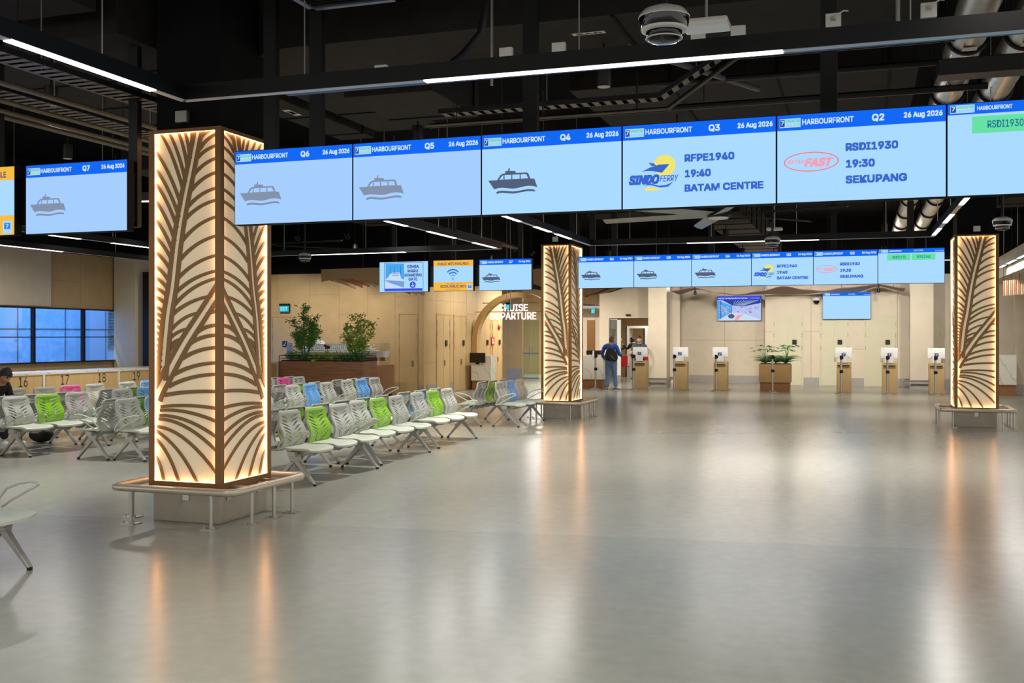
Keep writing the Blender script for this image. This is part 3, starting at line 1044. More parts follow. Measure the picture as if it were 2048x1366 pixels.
def sindo(p):
    p.shape('sun_symbol', S_SUN, [circ(0.285, 0.5, 0.072, 0.125)])
    p.shape('boat_symbol', S_TXTB, [[(0.135, 0.56), (0.19, 0.515), (0.25, 0.487), (0.318, 0.486), (0.305, 0.515), (0.268, 0.585), (0.21, 0.56), (0.17, 0.555)]])
    p.shape('fin_symbol', S_TXTB, [[(0.18, 0.46), (0.215, 0.47), (0.232, 0.5), (0.2, 0.5)]])
    p.text('company_text', 'SINDO', S_TXTB, 0.048, 0.252, 0.60, 0.715, 0.05, 0.25)
    p.text('company_suffix', 'FERRY', S_TXTB, 0.255, 0.378, 0.615, 0.69, 0.01, 0.25)
    p.shape('swoosh', S_TXTB, [[(0.14, 0.73), (0.19, 0.705), (0.25, 0.735), (0.30, 0.728), (0.345, 0.695), (0.31, 0.75), (0.26, 0.757), (0.19, 0.722)]])
    p.shape('yellow_wave', S_SUN, [[(0.155, 0.762), (0.18, 0.745), (0.24, 0.765), (0.275, 0.775), (0.22, 0.79), (0.16, 0.788)]])
    p.text('sailing_code', 'RFPE1940', S_TXTB, 0.418, 0.738, 0.385, 0.475, 0.045)
    p.text('sailing_time', '19:40', S_TXTB, 0.42, 0.588, 0.565, 0.655, 0.045)
    p.text('sailing_port', 'BATAM CENTRE', S_TXTB, 0.418, 0.92, 0.735, 0.822, 0.045)


def batam(p):
    p.shape('red_oval', S_PINKR, [circ(0.212, 0.545, 0.166, 0.11, 40), circ(0.212, 0.545, 0.159, 0.099, 40)])
    p.text('company_text', 'BATAM', S_PINKT, 0.07, 0.175, 0.515, 0.56, 0.02, 0.3)
    p.text('company_suffix', 'FAST', S_PINKT, 0.17, 0.345, 0.505, 0.605, 0.05, 0.35)
    p.text('sailing_code', 'RSDI1930', S_TXTB, 0.418, 0.725, 0.36, 0.45, 0.045)
    p.text('sailing_time', '19:30', S_TXTB, 0.42, 0.59, 0.545, 0.635, 0.045)
    p.text('sailing_port', 'SEKUPANG', S_TXTB, 0.418, 0.776, 0.72, 0.81, 0.045)


def gate_open(p, second=True):
    p.rect('green_box', S_GREEN, 0.14, 0.49, 0.155, 0.335)
    p.text('green_box_text', 'RSDI1930', S_GTXT, 0.225, 0.42, 0.205, 0.285, 0.012)
    p.rect('green_box', S_GREEN, 0.51, 0.86, 0.155, 0.335)
    p.text('green_box_text', 'RFPE1940', S_GTXT, 0.59, 0.79, 0.205, 0.285, 0.012)


def wifi(p):
    p.rect('yellow_band', S_YEL, 0.005, 0.995, 0.008, 0.2)
    p.rect('yellow_band', S_YEL, 0.005, 0.995, 0.71, 0.99)
    p.text('headline', 'PUBLIC WIFI AVAILABLE', S_YTXT, 0.11, 0.89, 0.075, 0.165, 0.03)
    for k, (r, m) in enumerate(((0.21, S_WIFI1), (0.15, S_WIFI1), (0.09, S_WIFI2))):
        a = circ(0.49, 0.6, r, r * 1.5, 16, 225, 315)
        b = circ(0.49, 0.6, r - 0.032, (r - 0.032) * 1.5, 16, 225, 315)
        p.shape('wifi_arc', m, [a + b[::-1]])
    p.shape('wifi_dot', S_WIFI2, [circ(0.49, 0.61, 0.026, 0.042, 14)])
    p.text('small_line', 'STAY CONNECTED WITH', S_YTXT, 0.32, 0.71, 0.745, 0.785, 0.0)
    p.text('network_name', 'SCCHF_PUBLIC_WIFI', S_YTXT, 0.18, 0.815, 0.805, 0.9, 0.03)
    p.text('small_line', 'NO PASSWORD NEEDED', S_YTXT, 0.33, 0.66, 0.925, 0.96, 0.0)
    p.rect('logo_panel', S_BODY, 0.85, 0.975, 0.79, 0.97)
    p.rect('logo_mark', S_WIFI1, 0.872, 0.952, 0.82, 0.91)
    p.text('logo_numeral', '7', S_BODY, 0.895, 0.93, 0.835, 0.895, 0.03)


def ginga(p):
    p.shape('sign_border', S_NAVY, [[(0.115, 0.035), (0.885, 0.035), (0.9, 0.06), (0.9, 0.95), (0.885, 0.975), (0.115, 0.975), (0.1, 0.95), (0.1, 0.06)],
                                    [(0.12, 0.05), (0.88, 0.05), (0.892, 0.07), (0.892, 0.94), (0.88, 0.96), (0.12, 0.96), (0.108, 0.94), (0.108, 0.07)]])
    p.rect('photo_sky', S_SKY, 0.13, 0.51, 0.07, 0.86)
    p.shape('photo_ship', S_SHIP, [[(0.13, 0.58), (0.19, 0.5), (0.22, 0.4), (0.27, 0.36), (0.42, 0.36), (0.45, 0.55), (0.51, 0.6), (0.51, 0.82), (0.3, 0.7), (0.13, 0.66)]])
    p.shape('photo_hull', S_SHIPD, [[(0.13, 0.6), (0.3, 0.62), (0.51, 0.65), (0.51, 0.85), (0.3, 0.72), (0.13, 0.63)]])
    p.shape('photo_quay', S_SHIP, [[(0.13, 0.66), (0.3, 0.74), (0.51, 0.86), (0.13, 0.86)]])
    for x in (0.235, 0.31, 0.445):
        p.rect('photo_mast', S_NAVY, x - 0.004, x + 0.004, 0.16, 0.42)
    for y in (0.38, 0.44):
        p.rect('photo_window_row', S_NAVY, 0.265, 0.41, y, y + 0.015)
    p.text('sign_line', 'GINGA', S_NAVY, 0.575, 0.815, 0.12, 0.23, 0.03)
    p.text('sign_line', 'MARU', S_NAVY, 0.585, 0.8, 0.265, 0.37, 0.03)
    p.text('sign_line', 'BOARDING', S_NAVY, 0.525, 0.875, 0.4, 0.5, 0.03)
    p.text('sign_line', 'GATE', S_NAVY, 0.605, 0.785, 0.535, 0.635, 0.03)
    p.shape('arrow_disc', S_ROYAL, [circ(0.69, 0.77, 0.06, 0.107)])
    p.shape('arrow', S_BODY, [[(0.682, 0.7), (0.698, 0.7), (0.698, 0.8), (0.72, 0.775), (0.725, 0.795), (0.69, 0.845), (0.655, 0.795), (0.66, 0.775), (0.682, 0.8)]])
    p.rect('blue_band', S_ROYAL, 0.12, 0.885, 0.885, 0.955)


ROWS = (('front', 7.8707, -5.2474, 'in the front row'), ('far', 20.6022, -5.5194, 'in the small far row'))
for rid, v, u0, where in ROWS:
    grp = 'screens of the %s row' % rid
    z = 2.6772
    kinds = [('Q6', 'leftmost'), ('Q5', 'second'), ('Q4', 'third'), ('Q3', ''), ('Q2', ''), ('GATE OPEN', 'last')]
    for i, (g, pos) in enumerate(kinds):
        lab = {'Q6': 'hanging screen reading Q6 with a grey ferry symbol, %s' % where, 'Q5': 'hanging screen reading Q5 with a grey ferry symbol, %s' % where,
               'Q4': 'hanging screen reading Q4 with a dark ferry symbol, %s' % where, 'Q3': 'hanging screen reading Q3 for a Batam Centre sailing, %s' % where,
               'Q2': 'hanging screen reading Q2 for a Sekupang sailing, %s' % where, 'GATE OPEN': 'hanging screen with green sailing boxes, last %s' % where}[g]
        p = Panel(lab, u0 + i * W_S, v, z, W_S, H_S, grp, S_BODYL if (i < 2 and rid == 'front') else S_BODY)
        header(p, g, small=(i == 5))
        if i < 3:
            ferry(p, S_ICON if (i == 2 or rid == 'far') else S_ICONL)
        elif i == 3:
            sindo(p)
        elif i == 4:
            batam(p)
        else:
            gate_open(p)
    # hanging frame
    L = 6 * W_S
    f = thing('hanging_frame', 'black steel frame and drop posts holding up the screens %s' % where, 'frame', (u0, v + 0.1, z), 0, None)
    MB().box(0.0, L, 0.0, 0.05, 0.1, 0.16).box(0.0, L, 0.0, 0.05, H_S - 0.16, H_S - 0.1).build('rail', M_BSTEEL, f)
    for x in (0.26, 0.72, 2.69, 5.02, 6.4):
        MB().box(x - 0.06, x + 0.06, 0.05, 0.12, 0.05, 5.595 - z).build('post', M_BSTEEL, f)
# groups of three at the left: near one is cut by the frame edge
for rid, v, us, where in (('front', 7.85, (-8.60, -7.545), 'nearest the viewer'), ('far', 20.6, (-8.75, -7.695), 'in the far group of three')):
    z = 2.665
    grp = 'left screens of the %s row' % rid
    p = Panel('yellow and blue public wifi screen %s' % where, us[0], v, z, 0.925, 0.665, grp)
    wifi(p)
    p = Panel('hanging screen reading Q7 with a ferry symbol, %s' % where, us[1], v, z, 1.172, 0.66, grp, S_BODYL if rid == 'front' else S_BODY)
    header(p, 'Q7')
    ferry(p, S_ICONL if rid == 'front' else S_ICON)
    if rid == 'far':
        p = Panel('boarding gate sign screen with a ship photo, far left group', -10.035, v, z - 0.005, 1.165, 0.665, grp)
        ginga(p)
    a = us[0] - (1.3 if rid == 'far' else 0.0)
    f = thing('hanging_frame', 'black frame and drop post behind the left screens %s' % where, 'frame', (a, v + 0.1, z), 0, None)
    Lw = us[1] + 1.17 - a
    MB().box(0.02, Lw - 0.02, -0.01, 0.04, 0.1, 0.55).build('rail', M_BSTEEL, f)
    for x in ((0.55, Lw - 0.05) if rid == 'front' else (0.3, 1.7, Lw - 0.3)):
        MB().box(x - 0.05, x + 0.05, 0.04, 0.1, 0.05, 5.595 - z).build('post', M_BSTEEL, f)

# two wall screens on the far wall
p = Panel('wall screen showing a bright shop interior, under the wavy ribbon', -4.94, 37.86, 2.25, 1.56, 0.9, None, emit('shop_photo_base', '#b9c4f2', 1.0), 0.12, 'wall_screen')
p.rect('caption_bar', S_ROYAL, 0.005, 0.995, 0.01, 0.17)
p.text('caption', 'Your Duty-Free Shopping Awaits in the Transit Area', S_TXTW, 0.03, 0.69, 0.07, 0.14, 0.015)
p.text('caption', 'at The Shoppes', S_TXTW, 0.75, 0.96, 0.08, 0.125, 0.0)
p.shape('shop_ceiling', S_NAVY, [[(0.12, 0.17), (0.99, 0.17), (0.99, 0.3), (0.62, 0.42), (0.36, 0.4)]])
for k in range(9):
    p.line('shop_ceiling_slat', S_SHIP, [(0.36 + 0.03 * k, 0.39), (0.42 + 0.064 * k, 0.19)], 0.01)
p.shape('shop_left_shelves', S_SKY, [[(0.01, 0.17), (0.33, 0.4), (0.33, 0.66), (0.01, 0.97)]])
random.seed(4)
for k in range(46):
    a = random.random()
    x = 0.04 + 0.28 * a
    y = 0.36 + 0.1 * a + (0.46 - 0.28 * a) * random.random()
    p.rect('shelf_goods', random.choice([S_PINKR, S_SHIP, S_PINKT, S_WIFI2]), x, x + 0.02 + 0.02 * random.random(), y, y + 0.025)
for k in range(50):
    x = 0.36 + 0.58 * random.random()
    y = 0.42 + 0.24 * random.random()
    p.rect('shelf_goods', random.choice([S_NAVY, S_PINKR, S_SHIP, S_SHIPD, S_WIFI2]), x, x + 0.015 + 0.03 * random.random(), y, y + 0.022)
p.shape('shop_floor', S_SHIP, [[(0.05, 0.99), (0.34, 0.68), (0.6, 0.7), (0.97, 0.93), (0.97, 0.99)]])
p.shape('shop_floor_path', S_PINKT, [[(0.4, 0.99), (0.46, 0.78), (0.62, 0.72), (0.56, 0.8), (0.48, 0.99)]])
p.shape('shop_counter', S_ICON, [circ(0.33, 0.82, 0.075, 0.09)])
p.rect('shop_post', S_NAVY, 0.085, 0.1, 0.2, 0.92)
p.rect('shop_post', S_NAVY, 0.335, 0.345, 0.3, 0.75)
p = Panel('blank pale blue wall screen with a blue header, between two doors', -1.235, 36.6, 2.265, 1.54, 0.9, None, None, 0.14, 'wall_screen')
header(p, 'GATE OPEN', small=True)


def video_wall():
    m = bpy.data.materials.new('video_picture')
    m.use_nodes = True
    nt = m.node_tree
    nt.nodes.clear()
    o = nt.nodes.new('ShaderNodeOutputMaterial')
    e = nt.nodes.new('ShaderNodeEmission')
    tc = nt.nodes.new('ShaderNodeTexCoord')
    n = nt.nodes.new('ShaderNodeTexNoise')
    n.inputs['Scale'].default_value = 3.5
    n.inputs['Detail'].default_value = 9
    n.inputs['Roughness'].default_value = 0.75
    rp = nt.nodes.new('ShaderNodeValToRGB')
    cols = [(0.30, '#10203c'), (0.40, '#2b54c8'), (0.47, '#20402a'), (0.52, '#5a86e8'), (0.58, '#3f9a4e'), (0.64, '#c9dcff'), (0.72, '#d88b5a')]
    while len(rp.color_ramp.elements) < len(cols):
        rp.color_ramp.elements.new(0.5)
    for el, (ps, c) in zip(rp.color_ramp.elements, cols):
        el.position = ps
        el.color = (*lin(c), 1)
    nt.links.new(tc.outputs['Object'], n.inputs['Vector'])
    nt.links.new(n.outputs['Fac'], rp.inputs[0])
    nt.links.new(rp.outputs[0], e.inputs[0])
    nt.links.new(e.outputs[0], o.inputs[0])
    t = thing('video_wall', 'tall video wall with a colourful garden scene beside the window column', 'video wall', (-16.6, 21.0, 0.9), 0, None, 'thing')
    MB().box(0, 1.9, 0.004, 0.28, -0.9, 2.36).build('housing', M_GLOSSBLACK, t)
    MB().box(-0.0, 0.2, 0.0, 0.01, -0.02, 2.36).build('bezel', M_BSTEEL, t)
    MB().add([(0.2, 0, 0), (1.88, 0, 0), (1.88, 0, 2.34), (0.2, 0, 2.34)], [(0, 1, 2, 3)]).build('picture', m, t, recalc=False)


video_wall()
# ================================================================ beam seating (three seats on one beam)
PITCH = 0.61


def back_map(s, t, d):
    """s across (m), t up 0..1, d outward (towards the sitter) -> local x (forward), y, z"""
    x = -0.175 + 0.055 * math.sin(min(t, 0.7) / 0.7 * PI) - 0.025 * t
    z = 0.40 + 0.425 * t
    bow = 0.022 * (abs(s) / 0.26) ** 2
    return (x + d + bow, s, z)


def leaf_slot(side, t0, reach, rise, w):
    a = (side * 0.028, t0)
    c = (side * reach, t0 + rise)
    m = (side * (0.028 + 0.55 * (reach - 0.028)), t0 + rise * 0.72)
    up = [(a[0], a[1])] + bez(a, (m[0], m[1] + w), c, 6)[1:-1] + [c]
    lo = bez(a, (m[0] + side * 0.012, m[1] - w * 1.25), c, 6)[1:-1]
    return up + lo[::-1]


def backrest_geo():
    W = 0.255
    out = []

    def half(t):
        return W * (0.95 + 0.05 * math.sin(PI * min(1, t / 0.75) ** 1.2)) * (1.0 if t < 0.8 else 1 - 0.06 * ((t - 0.8) / 0.2))
    n = 18
    r = 0.05
    right = []
    for k in range(n + 1):
        t = k / n
        h = half(t)
        if t > 0.93:
            h -= 0.03 * ((t - 0.93) / 0.07) ** 2
        if t < 0.04:
            h -= 0.02
        right.append((h, t))
    top = [(x, 1.0 + 0.012 * (1 - (x / 0.22) ** 2)) for x in (0.15, 0.08, 0, -0.08, -0.15)]
    out = right + top + [(-a, b) for a, b in right[::-1]] + [(x, 0.0) for x in (-0.15, -0.05, 0.05, 0.15)]
    polys = [out]
    for side in (-1, 1):
        for k in range(8):
            t0 = 0.04 + k * 0.108
            reach = 0.205 if k else 0.15
            rise = 0.20 - 0.014 * k
            if t0 + rise > 0.95:
                rise = 0.95 - t0
            polys.append(leaf_slot(side, t0, reach - 0.004 * k, rise, 0.042))
    # plane coordinates: scale t so the fill is well conditioned
    vs, fs = curve_mesh(polys)
    return vs, fs, out


BV, BF, BOUT = backrest_geo()


def shell_mesh(m):
    mb = MB()
    n = len(BV)
    front = [back_map(p[0], p[1], 0.0) for p in BV]
    back = [back_map(p[0], p[1], -0.012) for p in BV]
    mb.add(front + back, [f for f in BF] + [tuple(i + n for i in f[::-1]) for f in BF])
    # edge walls
    cnt = {}
    for f in BF:
        for i in range(len(f)):
            e = (f[i], f[(i + 1) % len(f)])
            k = tuple(sorted(e))
            cnt.setdefault(k, []).append(e)
    for k, es in cnt.items():
        if len(es) == 1:
            a, b = es[0]
            mb.f.append((b, a, a + n, b + n))
            mb.fm.append(0)
    return mb.mesh('backrest', m, smooth=False)


SHELL = {c: shell_mesh(m) for c, m in (('grey', M_SEATG), ('green', M_GREEN), ('blue', M_BLUE), ('pink', M_PINK))}
mb = MB()
mb.tube([back_map(a * 0.995, min(max(b, 0.0), 1.0), -0.016) for a, b in BOUT], 0.011, 6, closed=True)
BACKFRAME = mb.mesh('back_frame', M_SEATG, smooth=True)


def seat_geo():
    mb = MB()

    def fn(i, j, d=0.0):
        s = (i - 0.5) * 2
        y = s * 0.262
        front = 0.275 + 0.02 * (1 - s * s) - 0.03 * abs(s) ** 4
        x = -0.17 + (front + 0.17) * j
        z = 0.425 - 0.028 * (1 - abs(2 * j - 1) ** 2) * (1 - 0.55 * s * s) - 0.03 * max(0, (j - 0.75) / 0.25) ** 2 + 0.012 * abs(s) ** 3
        return (x, y, z + d)
    nu, nv = 12, 10
    top = [fn(i / nu, j / nv) for j in range(nv + 1) for i in range(nu + 1)]
    bot = [fn(i / nu, j / nv, -0.022) for j in range(nv + 1) for i in range(nu + 1)]
    n = len(top)
    fs = []
    for j in range(nv):
        for i in range(nu):
            a = j * (nu + 1) + i
            q = (a, a + 1, a + nu + 2, a + nu + 1)
            fs.append(q)
            fs.append(tuple(k + n for k in q[::-1]))
    rim = [i for i in range(nu + 1)] + [j * (nu + 1) + nu for j in range(1, nv + 1)] + [nv * (nu + 1) + i for i in range(nu - 1, -1, -1)] + [j * (nu + 1) for j in range(nv - 1, 0, -1)]
    for k in range(len(rim)):
        a, b = rim[k], rim[(k + 1) % len(rim)]
        fs.append((b, a, a + n, b + n))
    mb.add(top + bot, fs)
    return mb.mesh('seat', M_SEATL, smooth=True)


SEAT = seat_geo()
# inverted V leg with rubber feet, its head carrying the beam
mb = MB()
mb.prism([(-0.055, 0.27), (0.055, 0.27), (0.075, 0.36), (-0.075, 0.36)], lambda a, b, d: (a, d, b), -0.032, 0.032)
for s in (-1, 1):
    mb.prism([(s * 0.035, 0.30), (s * 0.262, 0.022), (s * 0.238, 0.022), (s * -0.005, 0.262)], lambda a, b, d: (a, d, b), -0.024, 0.024)
LEG = mb.mesh('leg', M_CAST, bevel=0.006)
LEGFOOT = MB().cyl((0, 0, 0), (0, 0, 0.024), 0.02, seg=10).mesh('rubber_foot', M_FOOT)
# beam with gusset brackets
mb = MB()
mb.box(-0.045, 0.045, -0.9, 0.9, 0.335, 0.39)
for k in (-1, 0, 1):
    for q in (-0.16, 0.16):
        y = k * PITCH + q
        mb.prism([(-0.14, 0.395), (0.22, 0.395), (0.05, 0.30), (-0.06, 0.30)], lambda a, b, d: (a, y + d, b), -0.012, 0.012)
BEAM = mb.mesh('beam', M_CAST, bevel=0.004)
# armrest loop
ARM = MB().tube([(-0.17, 0, 0.41), (-0.15, 0, 0.47), (-0.06, 0, 0.565), (0.05, 0, 0.605), (0.16, 0, 0.625), (0.225, 0, 0.622), (0.238, 0, 0.61), (0.215, 0, 0.592), (0.12, 0, 0.55), (0.0, 0, 0.49), (-0.1, 0, 0.43), (-0.15, 0, 0.405)], 0.0095, 8, closed=True).mesh('armrest', M_SEATL, smooth=True)


def make_unit(loc, rz, cols, label):
    t = thing('beam_seating', label, 'waiting seats', loc, rz, 'three-seat waiting benches')
    put('beam', BEAM, t)
    for s in (-1, 1):
        l = put('leg', LEG, t, (0, s * 0.8, 0))
        put('rubber_foot', LEGFOOT, l, (-0.25, 0, 0))
        put('rubber_foot', LEGFOOT, l, (0.25, 0, 0))
    for k, c in zip((-1, 0, 1), cols):
        put('seat', SEAT, t, (0, k * PITCH, 0))
        b = put('backrest', SHELL[c], t, (0, k * PITCH, 0))
        if c != 'grey':
            b['label'] = c + ' backrest'
        put('back_frame', BACKFRAME, b)
    for s in (-1, 1):
        put('armrest', ARM, t, (0, s * 0.9, 0))
    return t


G, N, B_, P_ = 'grey', 'green', 'blue', 'pink'
units = [
    # +u facing (rz 0), seats listed along +v ; label says which
    (-5.97, 5.19, 0, (G, G, B_), 'beam seats with a blue end backrest, nearest the viewer at the frame edge'),
    (-6.11, 11.17, 0, (G, N, G), 'beam seats with a green middle back, front unit just behind the nearest palm pillar'),
    (-6.21, 13.09, 0, (G, N, G), 'beam seats with a green middle back, second unit of the front row'),
    (-6.29, 15.23, 0, (G, N, G), 'beam seats with a green middle back, third unit of the front row'),
    (-6.30, 19.1, 0, (G, B_, G), 'beam seats with a blue middle back, right before the arch palm pillar'),
    (-6.78, 11.17, 180, (G, N, G), 'green-backed beam seats facing away, back to back with the front unit'),
    (-6.84, 13.09, 180, (G, N, G), 'green-backed beam seats facing away, back to back with the second unit'),
    (-6.9, 15.23, 180, (G, B_, G), 'blue-backed beam seats facing away, back to back with the third unit'),
    (-7.03, 19.05, 180, (G, N, G), 'green-backed beam seats facing away, beside the arch palm pillar'),
    (-9.42, 12.45, 0, (G, B_, G), 'blue-backed beam seats half hidden by the nearest pillar, left of it'),
    (-9.42, 14.6, 0, (G, G, G), 'all-grey beam seats hidden behind the nearest pillar'),
    (-9.33, 16.68, 0, (G, B_, G), 'blue-backed beam seats right of the pillar, one row behind the front row'),
    (-9.45, 18.95, 0, (G, B_, G), 'blue-backed beam seats before the walnut ship cabinet'),
    (-10.0, 12.42, 180, (G, N, G), 'beam seats facing away beside the nearest pillar, armrest pointing to the windows'),
    (-10.0, 14.6, 180, (G, G, G), 'all-grey beam seats facing away, hidden by the nearest pillar'),
    (-9.98, 16.68, 180, (G, N, G), 'green-backed beam seats facing away, in front of the pink seat'),
    (-10.05, 18.95, 180, (G, N, G), 'green-backed beam seats facing away, before the walnut planter'),
    (-11.27, 12.35, 0, (G, N, G), 'beam seats with a bright green middle back, left edge front row'),
    (-11.27, 14.6, 0, (G, B_, G), 'blue-backed beam seats behind the left front row, below counter 18'),
    (-11.22, 18.9, 0, (G, P_, G), 'pink-backed beam seats before the walnut planter'),
    (-11.9, 12.35, 180, (G, G, G), 'all-grey beam seats facing the counters, near the black bag'),
    (-11.9, 14.6, 180, (G, N, G), 'green-backed beam seats facing the counters, below counter 18'),
    (-11.85, 18.9, 180, (G, G, G), 'all-grey beam seats facing the counters, behind the pink seat'),
    (-12.95, 12.83, 0, (G, G, G), 'all-grey beam seats where the person in black sits'),
    (-12.95, 14.7, 0, (G, P_, G), 'pink-backed beam seats in front of counter 17'),
    (-12.95, 16.8, 0, (G, B_, G), 'blue-backed beam seats in front of counter 19'),
]
for (u, v, rz, cols, lab) in units:
    make_unit((u, v, 0), R(rz), cols if rz == 0 else cols[::-1], lab)
# ================================================================ suspended linear lights
TZ = 3.39


def track(label, p0, p1, on, group='suspended light tracks', w=0.07, h=0.11, watts=12, rods=2, z=None):
    """black channel from p0 to p1 (axis-aligned), with lit stretches given as distances along it"""
    d = Vector((p1[0] - p0[0], p1[1] - p0[1], 0))
    L = d.length
    rz = math.atan2(d.y, d.x)
    TZ = z or 3.39
    t = thing('light_track', label, 'light fixture', (p0[0], p0[1], TZ), rz, group)
    MB().box(-w / 2, L + w / 2, -w / 2, w / 2, 0.004, h).build('channel', M_BSTEEL, t)
    cuts = [0.0] + [x for a, b in on for x in (a, b)] + [L]
    for a, b in zip(cuts[0::2], cuts[1::2]):
        if b - a > 0.02:
            MB().box(a, b, -w * 0.4, w * 0.4, 0.0, 0.0038).build('unlit_diffuser', M_STRIPOFF, t)
    for a, b in on:
        MB().box(a, b, -w * 0.42, w * 0.42, -0.005, 0.0038).build('led_diffuser', M_STRIP, t)
        lamp('track_lamp', 'AREA', ((a + b) / 2, 0, -0.02), watts * (b - a), (1.0, 0.96, 0.91), (0, 0, 0), b - a, w * 0.8, parent=t)
    for k in range(rods):
        x = L * (k + 0.5) / rods
        MB().cyl((x, 0, h), (x, 0, 5.595 - TZ), 0.005, seg=6).build('suspension_rod', M_GREYMET, t)
    return t


track('long black light track crossing above the front screens, lit in the middle', (-4.62, 6.3), (3.2, 6.36), [(1.88, 4.18)], rods=4)
track('black light track running away from the viewer to the nearest pillar, lit', (-4.62, 1.2), (-4.62, 6.3), [(0.5, 1.9), (3.47, 4.75)], rods=3)
track('far light track above the far screens, lit in the middle', (-4.8, 18.8), (1.15, 19.0), [(1.8, 4.1)], rods=4)
track('light track running to the arch pillar top', (-4.75, 10.6), (-4.8, 18.8), [(1.2, 2.0), (3.1, 3.9), (4.65, 5.5), (5.85, 6.75)], rods=4)
track('light track running to the right pillar top, three lit pieces', (1.28, 10.6), (1.15, 19.0), [(3.15, 3.85), (4.95, 6.1), (6.9, 8.05)], rods=4)
track('light track above the left far screens, running away', (-6.6, 10.6), (-6.66, 19.0), [(3.2, 3.95), (4.8, 6.0), (6.9, 8.1)], rods=4)
track('light track crossing above the boarding gate screen', (-12.5, 19.15), (-6.7, 19.0), [(1.5, 3.8)], rods=3)
track('light track before the window wall, lit along its length', (-15.15, 10.0), (-15.2, 20.0), [(3.0, 6.75)], rods=3)
track('short lit light track seen under the Q7 screen', (-12.88, 12.0), (-12.93, 19.0), [(1.95, 2.66), (3.47, 4.7)], rods=3)
track('small lit light track beside the nearest pillar, above the aisle', (-9.6, 10.78), (-7.8, 10.85), [(0.75, 1.45)], rods=2)
track('light track along the right bulkhead before the cream wall', (3.25, 21.5), (3.25, 28.5), [(0.3, 1.6), (2.0, 3.4), (3.8, 5.2), (5.6, 6.4)], rods=3)


def downlight(label, u, v, z, energy, spot=100, color=(1.0, 0.95, 0.89)):
    t = thing('downlight', label, 'downlight', (u, v, z), 0, 'black can downlights')
    MB().lathe([(0.0, 0.20), (0.07, 0.20), (0.07, 0.02), (0.062, 0.0)], seg=16).build('can', M_BSTEEL, t, smooth=True)
    MB().lathe([(0.0, -0.002), (0.06, -0.002), (0.06, 0.006), (0.0, 0.006)], seg=16).build('lens', mat('downlight_lens', '#cfcac0', 0.3, var=0) if 'downlight_lens' not in MATS else MATS['downlight_lens'], t)
    MB().cyl((0, 0, 0.2), (0, 0, 5.595 - z), 0.012, seg=6).build('stem', M_BSTEEL, t)
    lamp('downlight_lamp', 'SPOT', (0, 0, -0.02), energy, color, (0, 0, 0), spot=R(spot), blend=1.0, radius=0.07, parent=t)


spots = [(-2.25, 9.31, 4.0, 'above the Q4 screen'), (2.6, 3.5, 4.3, 'added above the open floor, near the viewer'), (-2.2, 5.2, 4.3, 'added just before the front light track'), (-5.2, 3.4, 4.3, 'added above the nearest blue seat'), (0.8, 6.0, 4.3, 'added before the silver ducts'), (-1.2, 2.2, 4.3, 'added over the open floor before the viewer'),  # only the can above the Q4 screen is known; the rest are added fill
         (-2.3, 13.6, 4.2, 'added over the open floor between the screen rows'), (0.3, 14.5, 4.2, 'added over the open floor right of the fan'), (-8.3, 9.0, 4.2, 'added over the aisle left of the nearest pillar'), (-8.4, 15.5, 4.2, 'added over the second row of seats'), (-5.4, 12.2, 4.2, 'added over the front row of seats'), (-5.5, 16.4, 4.2, 'added over the third front unit of seats'), (-8.7, 18.8, 4.2, 'added before the walnut ship cabinet'), (-10.6, 11.8, 4.2, 'added over the left seats'),
         (-12.2, 16.0, 4.2, 'added over the seats before the counters'), (-3.0, 24.5, 4.0, 'added before the far screens'), (0.5, 24.5, 4.0, 'added before the right far wall'), (-8.6, 23.0, 4.0, 'added before the arch'),
         (-13.0, 25.2, 4.0, 'added above the ship case'), (-10.4, 28.8, 3.9, 'added before the tan corridor doors'), (-3.2, 30.0, 4.0, 'added above the kiosks by the fern planter'), (0.6, 30.5, 4.0, 'added above the last kiosks'), (-7.0, 29.5, 4.0, 'added above the man in blue')]
for u, v, z, lab in spots:
    downlight('black can downlight %s' % lab, u, v, z, 300 if v < 8 else 420 if v < 14 else 480 if v < 22 else 240, 100 if v < 20 else 72)
track('added fill light track above the marble counter and the man in blue', (-9.4, 30.2), (2.9, 30.2), [(0.2, 12.1)], watts=8, rods=5, z=3.75)  # added track, hidden behind the far screens, to brighten kiosks and wall


def added_washer(label, u, v, z, energy, tilt, yaw=0.0, spot=84):  # added spotlights, put in only to brighten the walls
    t = thing('added_wall_washer', label, 'spotlight', (u, v, z), yaw, 'added wall-washing spotlights')
    q = Matrix.Rotation(tilt, 4, 'X')
    MB().lathe([(0.0, 0.16), (0.06, 0.16), (0.065, 0.0), (0.055, -0.01)], seg=14, T=q).build('head', M_BSTEEL, t, smooth=True)
    MB().cyl((0, 0, 0.1), (0, 0, 5.595 - z), 0.012, seg=6).build('stem', M_BSTEEL, t)
    lamp('added_washer_lamp', 'SPOT', (0, 0.03, -0.03), energy, (1.0, 0.96, 0.91), (tilt, 0, 0), spot=R(spot), blend=0.9, radius=0.06, parent=t)


